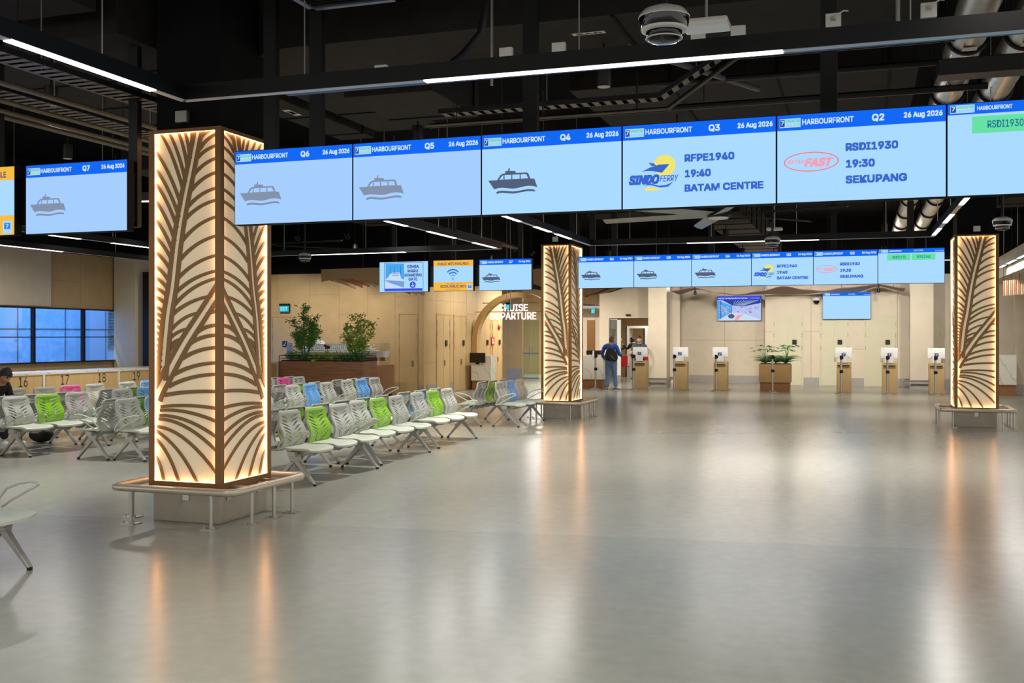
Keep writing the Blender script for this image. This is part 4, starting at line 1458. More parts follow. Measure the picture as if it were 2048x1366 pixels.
for u, lab in ((-16.2, 'washroom door'), (-14.4, 'ship model'), (-12.9, 'narrow tan door')):
    added_washer('added wall-washing spotlight aimed at the tan wall by the %s' % lab, u, 24.6, 4.3, 175, R(40))
for v, lab in ((28.6, 'first tan corridor door'), (30.2, 'second tan corridor door'), (33.0, 'doors inside the arch')):
    added_washer('added wall-washing spotlight aimed at the %s' % lab, -9.6, v, 4.2, 200, R(42), R(90))
for v, lab in ((14.0, 'counter 16'), (17.0, 'counter 18'), (20.0, 'window column')):
    added_washer('added wall-washing spotlight above the aisle before the %s' % lab, -13.9, v, 4.2, 55, R(38), R(90))
added_washer('added wall-washing spotlight aimed at the marble counter on the right', 3.0, 29.5, 4.2, 160, R(30))
for u, lab in ((-7.6, 'inner'),):
    lamp('inner_room_lamp', 'AREA', (-7.8, 41.5, 2.74), 80, (1, 0.95, 0.88), (0, 0, 0), 2.0, 4.0)
lamp('corridor_end_fill', 'AREA', (-12.4, 42.0, 3.3), 200, (1, 0.96, 0.9), (0, 0, 0), 2.0, 2.0)  # added to brighten the space behind the glass door, no fixture
lamp('corridor_lamp', 'AREA', (-10.4, 34.5, 3.4), 160, (1, 0.92, 0.8), (0, 0, 0), 1.5, 3.0)

for u, lab in ((-5.6, 'left of the shop screen'), (-4.1, 'under the shop screen'), (-2.4, 'door behind the fern planter'), (-0.9, 'door under the blank wall screen'), (0.7, 'last beige door'), (2.4, 'far column')):
    added_washer('added wall-washing spotlight aimed at the far wall, %s' % lab, u, 30.8, 3.62, 255, R(66))
added_washer('added wall-washing spotlight aimed at the far doorway', -8.0, 30.8, 3.62, 190, R(62))
# ================================================================ furniture
# numbered service counters on the left, facing +u
for (v0, v1, nums, lab) in ((12.9, 15.33, ((14.82, '16'),), 'oak service counter numbered 16 with a white stone top'), (15.33, 17.37, ((15.85, '17'), (16.86, '18')), 'oak service counter numbered 17 and 18 with a white stone top'),
                            (17.37, 19.4, ((17.89, '19'),), 'oak service counter numbered 19 with a white stone top'), (19.4, 21.4, (), 'oak service counter mostly hidden behind the nearest pillar, before the video wall'), (21.4, 23.4, (), 'last oak service counter, its white end post beside the walnut planter')):
    t = thing('service_counter', lab, 'counter', (-14.3, 0, 0), 0, 'numbered service counters')
    MB().box(-0.65, 0.0, v0 + 0.03, v1 - 0.03, 0.08, 0.985).build('front_panel', M_OAK, t)
    MB().box(-0.72, 0.02, v0, v1, 0.985, 1.03).build('counter_top', M_MARBLE, t)
    MB().box(-0.65, 0.02, v1 - 0.05, v1 + 0.0, 0.0, 0.985).build('end_post', M_MARBLE, t)
    MB().box(-0.6, -0.03, v0, v1 - 0.05, 0.0, 0.08).build('kick_plate', M_SKIRT, t)
    for v, s in nums:
        mb = MB()
        text(mb, s, -0.11, 0.11, 0.84, 1.0, 0, 0, 0.0, fn=lambda a, b, v=v: (0.002, v + a * 0.95, 0.78 + (b - 0.84) * 1.12))
        mb.build('number', M_BSTEEL, t, recalc=False)
# stone sign frame by the last counter
# ---------------------------------------------------------------- planter with two trees
t = thing('planter_box', 'long walnut planter box with a black rail, before the tan wall', 'planter', (-13.13, 23.9, 0), 0)
MB().box(-1.22, 1.22, -0.4, 0.4, 0.06, 1.05).build('box', M_WOOD, t, bevel=0.008)
MB().box(-1.15, 1.15, -0.35, 0.35, 0, 0.06).build('plinth', M_BSTEEL, t)
MB().box(-1.16, 1.16, -0.34, 0.34, 1.05, 1.075).build('soil', M_SOIL, t)
rl = MB()
for x in (-1.2, -0.6, 0, 0.6, 1.2):
    for y in (-0.38, 0.38):
        rl.cyl((x, y, 1.05), (x, y, 1.19), 0.009, seg=6)
for z in (1.12, 1.19):
    rl.tube([(-1.2, -0.38, z), (1.2, -0.38, z), (1.2, 0.38, z), (-1.2, 0.38, z)], 0.008, 6, closed=True)
rl.build('rail', M_BSTEEL, t)


def leaf_cloud(mb, pts, n, spread, size, rnd, mi=0, slim=0.4, up=0.3):
    for _ in range(n):
        c = Vector(rnd.choice(pts)) + Vector((rnd.gauss(0, spread), rnd.gauss(0, spread), rnd.gauss(0, spread)))
        d = Vector((rnd.gauss(0, 1), rnd.gauss(0, 1), rnd.gauss(0, 0.6) + up)).normalized()
        s = d.orthogonal().normalized()
        s = (Matrix.Rotation(rnd.uniform(0, 6.28), 3, d) @ s)
        L = size * rnd.uniform(0.6, 1.25)
        w = L * slim
        nrm = d.cross(s) * L * 0.12
        mb.add([c, c + d * L * 0.45 + s * w / 2 + nrm, c + d * L, c + d * L * 0.45 - s * w / 2 + nrm], [(0, 1, 2, 3)], mi)


def tree(label, u, v, z0, h, seed, mleaf, slim, size, spread, nb, loc_pts):
    rnd = random.Random(seed)
    t = thing('small_tree', label, 'tree', (u, v, z0), 0, 'trees in the walnut planter')
    tr = MB()
    tips = []
    for (x, y, z) in loc_pts:
        base = Vector((x * 0.15, y * 0.15, 0))
        mid = Vector((x * 0.5 + rnd.uniform(-.03, .03), y * 0.5, z * 0.45))
        tip = Vector((x, y, z))
        tr.tube([base, mid, tip], [0.016, 0.010, 0.004], 6)
        for k in range(7):
            f = 0.42 + 0.58 * k / 6
            p = base.lerp(tip, f) if f > 0.5 else mid
            q = p + Vector((rnd.uniform(-.16, .16), rnd.uniform(-.14, .14), rnd.uniform(0.0, .16)))
            tr.tube([p, q], [0.004, 0.002], 4)
            tips += [tuple(q), tuple(p.lerp(q, .5)), tuple(p)]
    tr.build('trunk', M_BARK, t)
    lf = MB()
    leaf_cloud(lf, tips, nb, spread, size, rnd, 0, slim)
    o = lf.build('foliage', mleaf, t, recalc=False)
    o['kind'] = 'stuff'
    return t


tree('slender tree with fine dark leaves in the walnut planter, below the exit sign', -13.8, 23.95, 1.075, 1.3, 3, M_LEAF, 0.26, 0.11, 0.04, 2100,
     [(-0.08, 0.0, 1.34), (-0.35, 0.05, 0.95), (-0.28, -0.05, 0.62), (0.18, 0.02, 0.95), (0.3, -0.04, 0.75), (0.22, 0.06, 1.02)])
tree('bushier tree with yellow-green leaf tips in the walnut planter, before the ship', -12.3, 23.9, 1.075, 1.2, 8, M_LEAFY, 0.45, 0.095, 0.045, 1300,
     [(0.05, 0.0, 1.12), (-0.3, 0.05, 0.85), (-0.22, -0.05, 0.55), (0.25, 0.02, 0.95), (0.52, -0.04, 0.92), (0.12, 0.06, 0.5), (0.0, 0.05, 0.35)])


def shrub(label, u, v, z0, w, d, h, seed, m, slim, size, n, cat='plant', name='shrub'):
    rnd = random.Random(seed)
    t = thing(name, label, cat, (u, v, z0), 0, 'low plants in the walnut planter')
    lf = MB()
    pts = [(rnd.uniform(-w, w), rnd.uniform(-d, d), rnd.uniform(0.01, h) * (1 - 0.4 * rnd.random())) for _ in range(60)]
    leaf_cloud(lf, pts, n, 0.035, size, rnd, 0, slim, 0.5)
    o = lf.build('foliage', m, t, recalc=False)
    o['kind'] = 'stuff'
    st = MB()
    for k in range(12):
        p = rnd.choice(pts)
        st.tube([(p[0] * 0.7, p[1] * 0.7, 0), p], [0.005, 0.003], 4)
    st.build('stems', M_BARK, t)


shrub('low bushy fern at the foot of the slender tree', -13.85, 23.75, 1.08, 0.34, 0.16, 0.17, 1, M_LEAF, 0.2, 0.11, 420)
shrub('broad-leaved low plants in the middle of the walnut planter', -13.05, 23.75, 1.08, 0.42, 0.15, 0.13, 2, M_LEAFY, 0.5, 0.13, 170)
shrub('low plants with drooping fronds at the right planter end', -12.25, 23.7, 1.08, 0.28, 0.17, 0.17, 5, M_LEAFD, 0.2, 0.14, 300)
# small parrot-like ornament and yellow bloom
mb = MB().ball((0, 0, 0.05), 0.06, sc=(1.3, 0.8, 0.8)).ball((-0.07, 0, 0.09), 0.04)
o = mb.build('bird_ornament', mat('brown_ornament', '#5a3a2c', 0.6, var=0.3, scale=20), smooth=True, loc=(-13.1, 23.85, 1.36))
tag(o, 'small brown and yellow bird ornament above the planter leaves', 'ornament')
o2 = MB().cyl((0, 0, -0.3), (0, 0, 0.02), 0.006).build('perch', M_BSTEEL, o)
o3 = MB().ball((-0.09, -0.02, 0.065), 0.025).build('yellow_breast', mat('yellow_bloom', '#d9b733', 0.6, var=0.1), o, smooth=True)
# ---------------------------------------------------------------- ship model cabinet
t = thing('display_cabinet', 'walnut cabinet carrying the cruise ship model, beside the planter', 'cabinet', (-13.55, 26.05, 0), 0)
MB().box(-1.75, 1.12, -0.42, 0.42, 0.08, 0.80).build('body', M_WOODV, t)
MB().box(-1.7, 1.07, -0.38, 0.4, 0, 0.08).build('plinth', M_BSTEEL, t)
MB().box(-1.75, 0.72, -0.42, 0.42, 0.80, 0.86).build('tray', M_BSTEEL, t)
MB().box(0.72, 1.12, -0.42, 0.42, 0.80, 0.90).build('end_block', M_WOODV, t)
gl = MB()
gl.box(-1.72, 1.0, -0.40, -0.392, 0.86, 1.5).box(-1.72, 1.0, 0.392, 0.40, 0.86, 1.5).box(0.995, 1.003, -0.4, 0.4, 0.9, 1.5).box(-1.724, -1.716, -0.4, 0.4, 0.86, 1.5).box(-1.72, 1.0, -0.4, 0.4, 1.5, 1.506)
gl.build('glass_case', M_CLEAR, t)
M_HULL = mat('ship_white', '#ece8de', 0.4, var=0.02)
M_HULLR = mat('ship_maroon', '#6a2f33', 0.5, var=0.05)
M_SHWIN = mat('ship_windows', '#6f7e80', 0.3, var=0.1)
s = thing('ship_model', 'white cruise ship model with a maroon keel inside the glass case', 'ship model', (-13.78, 26.0, 0.95), 0)


def hull_sec(x):
    # half breadth along the length (bow at +x)
    f = (x + 1.45) / 2.95
    b = 0.17 * min(1, (1.04 - f) * 3.2) ** 0.7 * min(1, 0.55 + f * 3)
    return max(0.004, b)


mb = MB()
xs = [-1.35 + 0.1 * k for k in range(29)]
for i in range(len(xs) - 1):
    a, b = xs[i], xs[i + 1]
    ha, hb = hull_sec(a), hull_sec(b)
    sa, sb = 0.30 + 0.06 * max(0, a - 0.7), 0.30 + 0.06 * max(0, b - 0.7)
    ka, kb = 0.7, 0.7
    vs = [(a, -ha, sa), (b, -hb, sb), (b, hb, sb), (a, ha, sa), (a - 0.05 * max(0, a), -ha * ka, 0.16), (b - 0.05 * max(0, b), -hb * kb, 0.16), (b - 0.05 * max(0, b), hb * kb, 0.16), (a - 0.05 * max(0, a), ha * ka, 0.16)]
    mb.add(vs, [(0, 1, 2, 3), (4, 7, 6, 5), (0, 4, 5, 1), (3, 2, 6, 7), (0, 3, 7, 4), (1, 5, 6, 2)])
mb.build('hull', M_HULL, s)
mb = MB()
for i in range(len(xs) - 3):
    a, b = xs[i], xs[i + 1]
    ha, hb = hull_sec(a) * 0.66, hull_sec(b) * 0.66
    mb.box(a, b, -ha, ha, 0.06, 0.16)
mb.box(-0.9, -0.86, -0.02, 0.02, -0.09, 0.06).box(0.6, 0.64, -0.02, 0.02, -0.09, 0.06)
mb.build('keel', M_HULLR, s)
mb = MB()
for k in range(4):
    mb.box(-1.3 + 0.07 * k, 1.05 - 0.12 * k, -0.155 + 0.008 * k, 0.155 - 0.008 * k, 0.30 + 0.055 * k, 0.35 + 0.055 * k, 0)
    for j in range(34):
        x = -1.2 + 0.07 * k + j * 0.062
        if x < 0.98 - 0.12 * k:
            mb.box(x, x + 0.04, -0.158 + 0.008 * k, -0.155 + 0.008 * k, 0.312 + 0.055 * k, 0.338 + 0.055 * k, 1)
    mb.box(-1.32 + 0.07 * k, 1.07 - 0.12 * k, -0.165 + 0.008 * k, 0.165 - 0.008 * k, 0.35 + 0.055 * k, 0.356 + 0.055 * k, 0)
mb.prism([(-0.9, 0.52), (-0.6, 0.52), (-0.66, 0.64), (-0.86, 0.64)], lambda a, b, d: (a, d, b), -0.06, 0.06, 0)
mb.build('decks', [M_HULL, M_SHWIN], s)
mb = MB().cyl((0.5, 0, 0.5), (0.44, 0, 0.68), 0.018, 0.006).box(0.38, 0.52, -0.03, 0.03, 0.56, 0.58).ball((0.8, 0, 0.51), 0.02).ball((0.95, 0, 0.5), 0.018)
mb.build('mast', M_HULL, s)
# ---------------------------------------------------------------- signs on the back wall


def exit_sign(label, u, v, z, w, h, rods=False):
    t = thing('exit_sign', label, 'exit sign', (u, v, z), 0, 'green exit signs')
    MB().box(-w / 2, w / 2, 0, 0.06, 0, h).build('housing', M_BSTEEL, t)
    MB().box(-w / 2 + 0.008, w / 2 - 0.008, -0.006, 0, 0.008, h * 0.72).build('lit_face', MATS.get('exit_cyan') or emit('exit_cyan', '#22b8c4', 1.0), t)
    mb = MB()
    text(mb, 'EXIT', -w * 0.33, w * 0.33, h * 0.16, h * 0.58, -0.008, 0, 0.0)
    mb.build('lettering', MATS.get('exit_white') or emit('exit_white', '#d8fbff', 1.1), t, recalc=False)
    if rods:
        for x in (-0.04, 0.06):
            MB().cyl((x, 0.03, h), (x, 0.03, 5.595 - z), 0.008, seg=6).build('suspension_rod', M_GREYMET, t)


exit_sign('cyan exit sign on the tan wall above the washroom door', -16.36, 27.12, 2.42, 0.34, 0.25)
exit_sign('small cyan exit sign hanging in front of the cruise letters', -8.555, 25.0, 2.36, 0.1, 0.2, True)
exit_sign('cyan exit sign in the dark gap over the low partition', -9.72, 38.5, 2.55, 0.17, 0.28, True)
t = thing('washroom_sign', 'small black square symbol sign beside the washroom door', 'sign', (-16.37, 27.17, 1.38), 0)
MB().box(-0.08, 0.08, 0, 0.02, 0, 0.17).build('plate', M_GLOSSBLACK, t)
MB().strip([(-0.045, 0.04), (0.0, 0.075), (0.045, 0.13)], 0.012, lambda a, b, d: (a, -0.002 - d, b), 0, 0.001).box(-0.05, 0.05, -0.003, -0.001, 0.03, 0.038).build('symbol', M_WHITE, t)
o = MB().box(-0.06, 0.06, -0.06, 0.06, 0.02, 1.5).box(-0.1, 0.1, -0.1, 0.1, 0, 0.02).build('info_post', mat('grey_post', '#7a7c86', 0.4, 0.3), loc=(-15.98, 26.8, 0), bevel=0.004)
tag(o, 'grey upright post before the washroom door', 'post')
# ---------------------------------------------------------------- arch, letters, desk
mb = MB()
Ro, Ri, zs = 1.53, 1.36, 1.56
out = [(-Ro, 0)] + [(Ro * math.cos(R(180 - k * 7.5)), zs + Ro * math.sin(R(180 - k * 7.5))) for k in range(25)] + [(Ro, 0), (Ri, 0)] + [(Ri * math.cos(R(k * 7.5)), zs + Ri * math.sin(R(k * 7.5))) for k in range(25)] + [(-Ri, 0)]
for i in range(26):
    a, b = out[i], out[i + 1]
    n = len(out)
    c, d = out[n - 1 - i], out[n - 2 - i]
    mb.prism([a, b, d, c], lambda x, z, q: (x, q, z), 0, 0.32)
o = mb.build('arch_portal', mat('tan_arch', '#b9945c', 0.5, var=0.05), loc=(-10.30, 31.0, 0))
tag(o, 'round-topped tan arch framing the way to the cruise departure', 'arch', None, 'thing')
M_NEON = emit('pink_white_letters', (1.0, 0.80, 0.74), 1.6)
t = thing('lit_letters', 'glowing pink-white letters reading CRUISE DEPARTURE inside the arch', 'sign', (-10.47, 31.15, 2.2), 0)
for s_, x0, x1, z0, z1 in (('CRUISE', -0.5, 0.48, 0.29, 0.51), ('DEPARTURE', -0.76, 0.76, 0.02, 0.25)):
    mb = MB()
    text(mb, s_, x0, x1, z0, z1, -0.03, 0, 0.012)
    vs = list(mb.v)
    n = len(vs)
    fs = list(mb.f)
    mb2 = MB().add(vs + [(p[0], 0.0, p[2]) for p in vs], fs + [tuple(i + n for i in f[::-1]) for f in fs])
    mb2.build('lettering', M_NEON, t, recalc=False)
MB().box(-1.28, 1.38, 0.0, 0.03, 0.255, 0.285).box(-1.05, 1.1, 0, 0.03, 0.54, 0.57).build('mounting_bar', M_WALLT, t)
t = thing('reception_desk', 'white marble desk with a brown base at the foot of the arch', 'desk', (-11.31, 30.7, 0), 0)
MB().box(-0.33, 0.33, -0.25, 0.22, 0.30, 1.08).build('body', M_MARBLE, t)
MB().box(-0.30, 0.30, -0.22, 0.2, 0, 0.30).build('base', M_RUST, t)
t = thing('monitor', 'black monitor on the marble desk, seen from behind', 'monitor', (-11.42, 30.4, 0.86), 0)
MB().box(-0.26, 0.26, 0.0, 0.04, 0.0, 0.31).build('back_shell', M_GLOSSBLACK, t, bevel=0.01)
MB().box(-0.06, 0.06, 0.02, 0.12, -0.05, 0.03).box(-0.04, 0.04, 0.05, 0.2, -0.05, 0.0).build('stand', M_BSTEEL, t)
t = thing('fire_alarm', 'red bell alarm on the corridor wall inside the arch', 'alarm', (-11.84, 34.0 - 0.4, 2.0), 0)
MB().lathe([(0.0, 0), (0.09, 0.0), (0.085, 0.04), (0.04, 0.07), (0.0, 0.075)], T=Matrix.Rotation(R(90), 3, 'Y')).build('gong', M_RED, t, smooth=True)
t = thing('fire_notice', 'small red and white notice on the corridor wall inside the arch', 'notice', (-11.82, 33.0, 1.4), 0)
MB().box(-0.02, 0.0, -0.14, 0.14, 0, 0.26).build('plate', M_RED, t)
MB().box(0.0, 0.003, -0.1, 0.1, 0.05, 0.1).box(0.0, 0.003, -0.1, 0.0, 0.13, 0.21).build('symbol', M_WHITE, t)
# frameless glass door at the end
t = thing('glass_door', 'frameless glass double door at the end of the corridor under the arch', 'door', (-12.37, 39.0, 0), 0, None, 'thing')
M_GDOOR = glassmat('green_tint_pane', (0.80, 0.9, 0.86), 0.3)
for s_ in (-1, 1):
    l = MB().box(min(s_ * 0.005, s_ * 0.33), max(s_ * 0.005, s_ * 0.33), -0.006, 0.006, 0.02, 2.32).build('glass_leaf', M_GDOOR, t)
    MB().cyl((s_ * 0.06, -0.05, 0.75), (s_ * 0.06, -0.05, 1.35), 0.013, seg=8).build('pull_handle', M_GREYMET, l)
    MB().box(min(s_ * 0.005, s_ * 0.33), max(s_ * 0.005, s_ * 0.33), -0.012, 0.012, 0.0, 0.06).box(min(s_ * 0.005, s_ * 0.33), max(s_ * 0.005, s_ * 0.33), -0.009, 0.009, 0.98, 1.04).build('patch_rail', M_GREYMET, l)
# ---------------------------------------------------------------- marble counters
t = thing('marble_counter', 'white marble counter with a brown base behind the man in blue', 'counter', (-8.25, 32.9, 0), 0)
MB().box(-0.75, 0.36, -0.3, 0.3, 0.29, 1.07).build('body', M_MARBLE, t)
MB().box(-0.75, 0.33, -0.27, 0.27, 0, 0.29).build('base', M_RUST, t)
for k, x in enumerate((-8.4, -8.13)):
    t = thing('monitor', ('black monitor on the marble counter, farther from the man in blue', 'black monitor on the marble counter, beside the man in blue')[k], 'monitor', (x, 32.85, 1.07), 0, 'counter monitors')
    MB().box(-0.125, 0.125, 0.0, 0.03, 0.02, 0.16).build('back_shell', M_BSTEEL, t, bevel=0.006)
    MB().box(-0.03, 0.03, 0.0, 0.06, 0.0, 0.03).build('stand', M_GREYMET, t)
o = MB().box(-0.022, 0.022, -0.01, 0.01, 0, 0.15).build('card_stand', M_WHITE, loc=(-8.265, 32.75, 1.07))
tag(o, 'slim white card stand between the two counter monitors', 'card stand')
t = thing('marble_counter', 'white marble counter with an ochre base behind the right palm pillar', 'counter', (3.4, 32.7, 0), 0)
MB().box(-0.9, 0.78, -0.35, 0.3, 0.31, 1.16).build('body', M_MARBLE, t)
MB().box(-0.9, 0.76, -0.3, 0.28, 0, 0.31).build('base', M_RUST, t)

# ---------------------------------------------------------------- kiosks and stanchions
KX = (-6.74, -5.44, -4.19, -0.50, 0.80, 2.10)
KL = ('in front of the uniformed officer', 'second along from the officer', 'just before the fern planter', 'just after the fern planter', 'below the blank wall screen', 'nearest the right palm pillar')


def make_kiosk(label):
    t = thing('checkin_kiosk', label, 'kiosk', (0, 0, 0), 0, 'self check-in kiosks')
    MB().box(-0.2, 0.22, 0.0, 0.42, 0.0, 0.9).build('cabinet', M_OAK, t, bevel=0.006)
    MB().box(-0.17, 0.17, -0.06, -0.02, 0.80, 0.825).box(-0.17, -0.15, -0.04, 0.0, 0.8, 0.825).box(0.15, 0.17, -0.04, 0.0, 0.8, 0.825).build('black_handle', M_BSTEEL, t)
    MB().box(-0.24, 0.24, 0.1, 0.16, 1.03, 1.345).build('screen_back', M_WHITE, t, bevel=0.012)
    MB().box(-0.05, 0.05, 0.16, 0.24, 0.9, 1.2).build('neck', M_WHITE, t)
    p = MB().box(-0.115, 0.115, -0.02, -0.012, 0.895, 1.225).box(-0.1, 0.1, -0.012, 0.1, 0.895, 0.9).build('notice_plate', M_WHITE, t)
    MB().box(-0.055, 0.055, -0.0225, -0.0202, 1.09, 1.19).build('logo_mark', MATS.get('navy_print') or mat('navy_print', '#2b3f86', 0.5, var=0), p)
    mb = MB()
    text(mb, '7', -0.03, 0.035, 1.105, 1.175, -0.0235, 0, 0.03)
    mb.build('logo_numeral', M_WHITE, p, recalc=False)
    MB().box(0.17, 0.27, 0.36, 0.46, 0.0, 0.05).build('floor_bracket', M_WHITE, t)
    return t


def make_stanchion(label):
    t = thing('stanchion', label, 'barrier post', (0, 0, 0), 0, 'chrome barrier posts')
    MB().lathe([(0.0, 0.0), (0.18, 0.0), (0.18, 0.012), (0.12, 0.03), (0.05, 0.055), (0.0, 0.055)], seg=24).build('base', M_GREYMET, t, smooth=True)
    MB().cyl((0, 0, 0.05), (0, 0, 1.0), 0.03, seg=14).build('post', M_GREYMET, t, smooth=True)
    MB().cyl((0, 0, 1.0), (0, 0, 1.12), 0.038, seg=14).build('belt_head', M_BSTEEL, t, smooth=True)
    MB().cyl((0, 0, 0.6), (0, 0, 0.69), 0.042, seg=14).box(0.03, 0.06, -0.025, 0.025, 0.605, 0.685).build('belt_collar', M_BSTEEL, t, smooth=True)
    MB().box(0.03, 0.065, -0.025, 0.025, 1.02, 1.1).build('belt_clip', M_BSTEEL, t)
    return t


k0 = make_kiosk('oak self check-in kiosk with a white screen back, ' + KL[0])
for i, x in enumerate(KX):
    if i == 0:
        k0.location = (x, 32.75, 0)
    else:
        dup(k0, (x, 32.75, 0), 0, 'oak self check-in kiosk with a white screen back, ' + KL[i])
s0 = make_stanchion('chrome barrier post in front of the marble counter')
SX = (-8.03, -6.81, -5.52, -4.23, -2.54, -0.56, 0.73, 2.03)
SL = ('in front of the marble counter and monitors', 'before the kiosk with the officer', 'before the second kiosk', 'before the kiosk next to the fern planter', 'before the tan fern planter', 'before the first kiosk after the planter', 'before the middle kiosk of the last three', 'before the kiosk by the right palm pillar')
for i, x in enumerate(SX):
    if i == 0:
        s0.location = (x, 32.1, 0)
        s0['label'] = 'chrome barrier post ' + SL[0]
    else:
        dup(s0, (x, 32.15, 0), 0, 'chrome barrier post ' + SL[i])
# fern planter
t = thing('planter_box', 'square tan planter with a brown base among the kiosks', 'planter', (-2.52, 33.0, 0), 0)
MB().box(-0.47, 0.47, -0.33, 0.33, 0.27, 0.83).build('box', M_TANBOX, t, bevel=0.006)
MB().box(-0.44, 0.44, -0.3, 0.3, 0, 0.27).build('base', M_RUST, t)
MB().box(-0.44, 0.44, -0.3, 0.3, 0.83, 0.85).build('soil', M_SOIL, t)


def fern(label, u, v, z, seed, tall):
    rnd = random.Random(seed)
    t = thing('fern', label, 'plant', (u, v, z), 0, 'ferns in the tan planter')
    st = MB()
    lf = MB()
    for k in range(50 if not tall else 30):
        a = rnd.uniform(0, 2 * PI)
        L = rnd.uniform(0.30, 0.5)
        if tall and k < 13:
            h = rnd.uniform(0.38, 0.58)
            r = rnd.uniform(0.1, 0.38)
        else:
            h = rnd.uniform(0.08, 0.30)
            r = L
        x = math.cos(a) * r
        y = math.sin(a) * r * 0.75
        path = bez((0, 0), (r * 0.25, h * 1.15), (r, h * (0.75 if not (tall and k < 13) else 1.0)), 8)
        P3 = [Vector((math.cos(a) * p[0], math.sin(a) * p[0] * 0.75, p[1])) for p in path]
        st.tube(P3, [0.006, 0.005, 0.005, 0.004, 0.004, 0.003, 0.003, 0.002, 0.002], 4)
        side = Vector((-math.sin(a), math.cos(a), 0))
        out_ = Vector((math.cos(a), math.sin(a), 0))
        if tall and k < 13:
            # fingered leaf at the tip
            tip = P3[-1]
            for q in range(-4, 5):
                d = (out_ + side * q * 0.36 + Vector((0, 0, rnd.uniform(-.45, .1)))).normalized()
                w = d.cross(Vector((0, 0, 1))).normalized() * 0.026
                l = rnd.uniform(0.16, 0.26)
                lf.add([tip, tip + d * l * 0.5 + w, tip + d * l, tip + d * l * 0.5 - w], [(0, 1, 2, 3)])
        else:
            for i in range(2, 9):
                for sg in (-1, 1):
                    d = (side * sg + out_ * 0.7 + Vector((0, 0, -0.2))).normalized()
                    l = 0.125 * (1.15 - i / 9)
                    w = out_ * 0.024
                    b = P3[i]
                    lf.add([b - w, b + d * l * 0.6 - w * 0.3, b + d * l, b + w], [(0, 1, 2, 3)])
    st.build('stems', M_LEAFD, t)
    o = lf.build('fronds', M_LEAFD if not tall else M_LEAFD, t, recalc=False)
    o['kind'] = 'stuff'


for i, (x, y) in enumerate(((-0.28, -0.12), (0.3, -0.12), (0.0, 0.1), (-0.33, 0.14), (0.33, 0.12))):
    fern(('bushy fern at the left front of the tan planter', 'bushy fern at the right front of the tan planter', 'short fern in the centre of the tan planter', 'tall fingered plant at the left back of the tan planter', 'tall fingered plant at the right back of the tan planter')[i],
         -2.52 + x, 33.0 + y, 0.85, 20 + i, i >= 3)

# ---------------------------------------------------------------- things in the doorway
t = thing('sliding_door_leaf', 'narrow glass sliding door leaf standing open in the far doorway', 'door', (-8.82, 37.45, 0), 0, None, 'thing')
MB().box(-0.02, 0.28, -0.006, 0.006, 0.05, 2.3).build('pane', M_GDOOR, t)
MB().box(-0.05, -0.02, -0.02, 0.02, 0, 2.33).box(0.28, 0.42, -0.03, 0.03, 0.25, 2.3).box(-0.02, 0.28, -0.02, 0.02, 2.3, 2.34).build('frame', M_WHITE, t)
MB().box(0.28, 0.42, -0.035, 0.035, 0, 0.25).build('skirting', M_SKIRT, t)
o = MB().box(-8.18, -8.0, 37.24, 37.3, 2.43, 2.5).build('door_sensor', M_BSTEEL)
tag(o, 'small black motion sensor above the far doorway', 'sensor')
t = thing('metal_detector', 'white walk-through metal detector frame inside the doorway room', 'metal detector', (-8.88, 42.6, 0), 0)
MB().box(-0.36, -0.26, -0.3, 0.3, 0, 2.02).box(0.40, 0.5, -0.3, 0.3, 0, 2.02).build('side_panel', M_WHITE, t)
MB().box(-0.36, 0.5, -0.28, 0.28, 2.02, 2.12).build('crossbeam', M_WHITE, t)
MB().box(-0.41, -0.36, -0.31, 0.0, 0, 2.1).box(0.34, 0.40, -0.31, 0.0, 0, 2.02).build('dark_edge', M_BSTEEL, t)
t = thing('ceiling_light', 'white ceiling light panel in the room behind the doorway', 'light', (-7.9, 38.8, 2.7), 0, None, 'thing')
MB().box(-0.5, 0.5, -0.12, 0.12, 0, 0.05).build('panel', emit('panel_white', '#f2f2ee', 1.2), t)


def red_chair(label, u, v, rz):
    t = thing('red_chair', label, 'chair', (u, v, 0), rz, 'red chairs behind the doorway')
    MB().box(-0.23, 0.23, -0.22, 0.22, 0.43, 0.47).build('seat', M_RED, t, bevel=0.015)
    MB().box(-0.23, 0.23, 0.2, 0.24, 0.5, 0.88).build('backrest', M_RED, t, bevel=0.015)
    for x in (-1, 1):
        for y in (-1, 1):
            MB().cyl((x * 0.2, y * 0.2, 0), (x * 0.19, y * 0.19, 0.43 if y < 0 else 0.8), 0.012, seg=6).build('leg', M_GREYMET, t)


red_chair('red chair with metal legs behind the doorway, beside the open leaf', -9.3, 41.9, R(180))
red_chair('red chair with metal legs partly hidden by the officer', -8.1, 41.0, R(180))
red_chair('red chair deeper inside the doorway room', -9.9, 43.6, R(170))
# bag on the floor and notebook etc.
mb = MB().ball((0, 0, 0.12), 0.16, sc=(1.35, 0.9, 0.75))
o = mb.build('duffel_bag', mat('black_fabric', '#101114', 0.8, var=0.15), smooth=True, loc=(-12.42, 13.25, 0))
tag(o, 'black soft bag on the floor beside the person in black', 'bag')
MB().tube([(-0.1, 0, 0.22), (-0.08, 0, 0.3), (0.08, 0, 0.3), (0.1, 0, 0.22)], 0.01, 6).build('handle', MATS['black_fabric'], o, smooth=True)
# ================================================================ ducts and services under the black ceiling


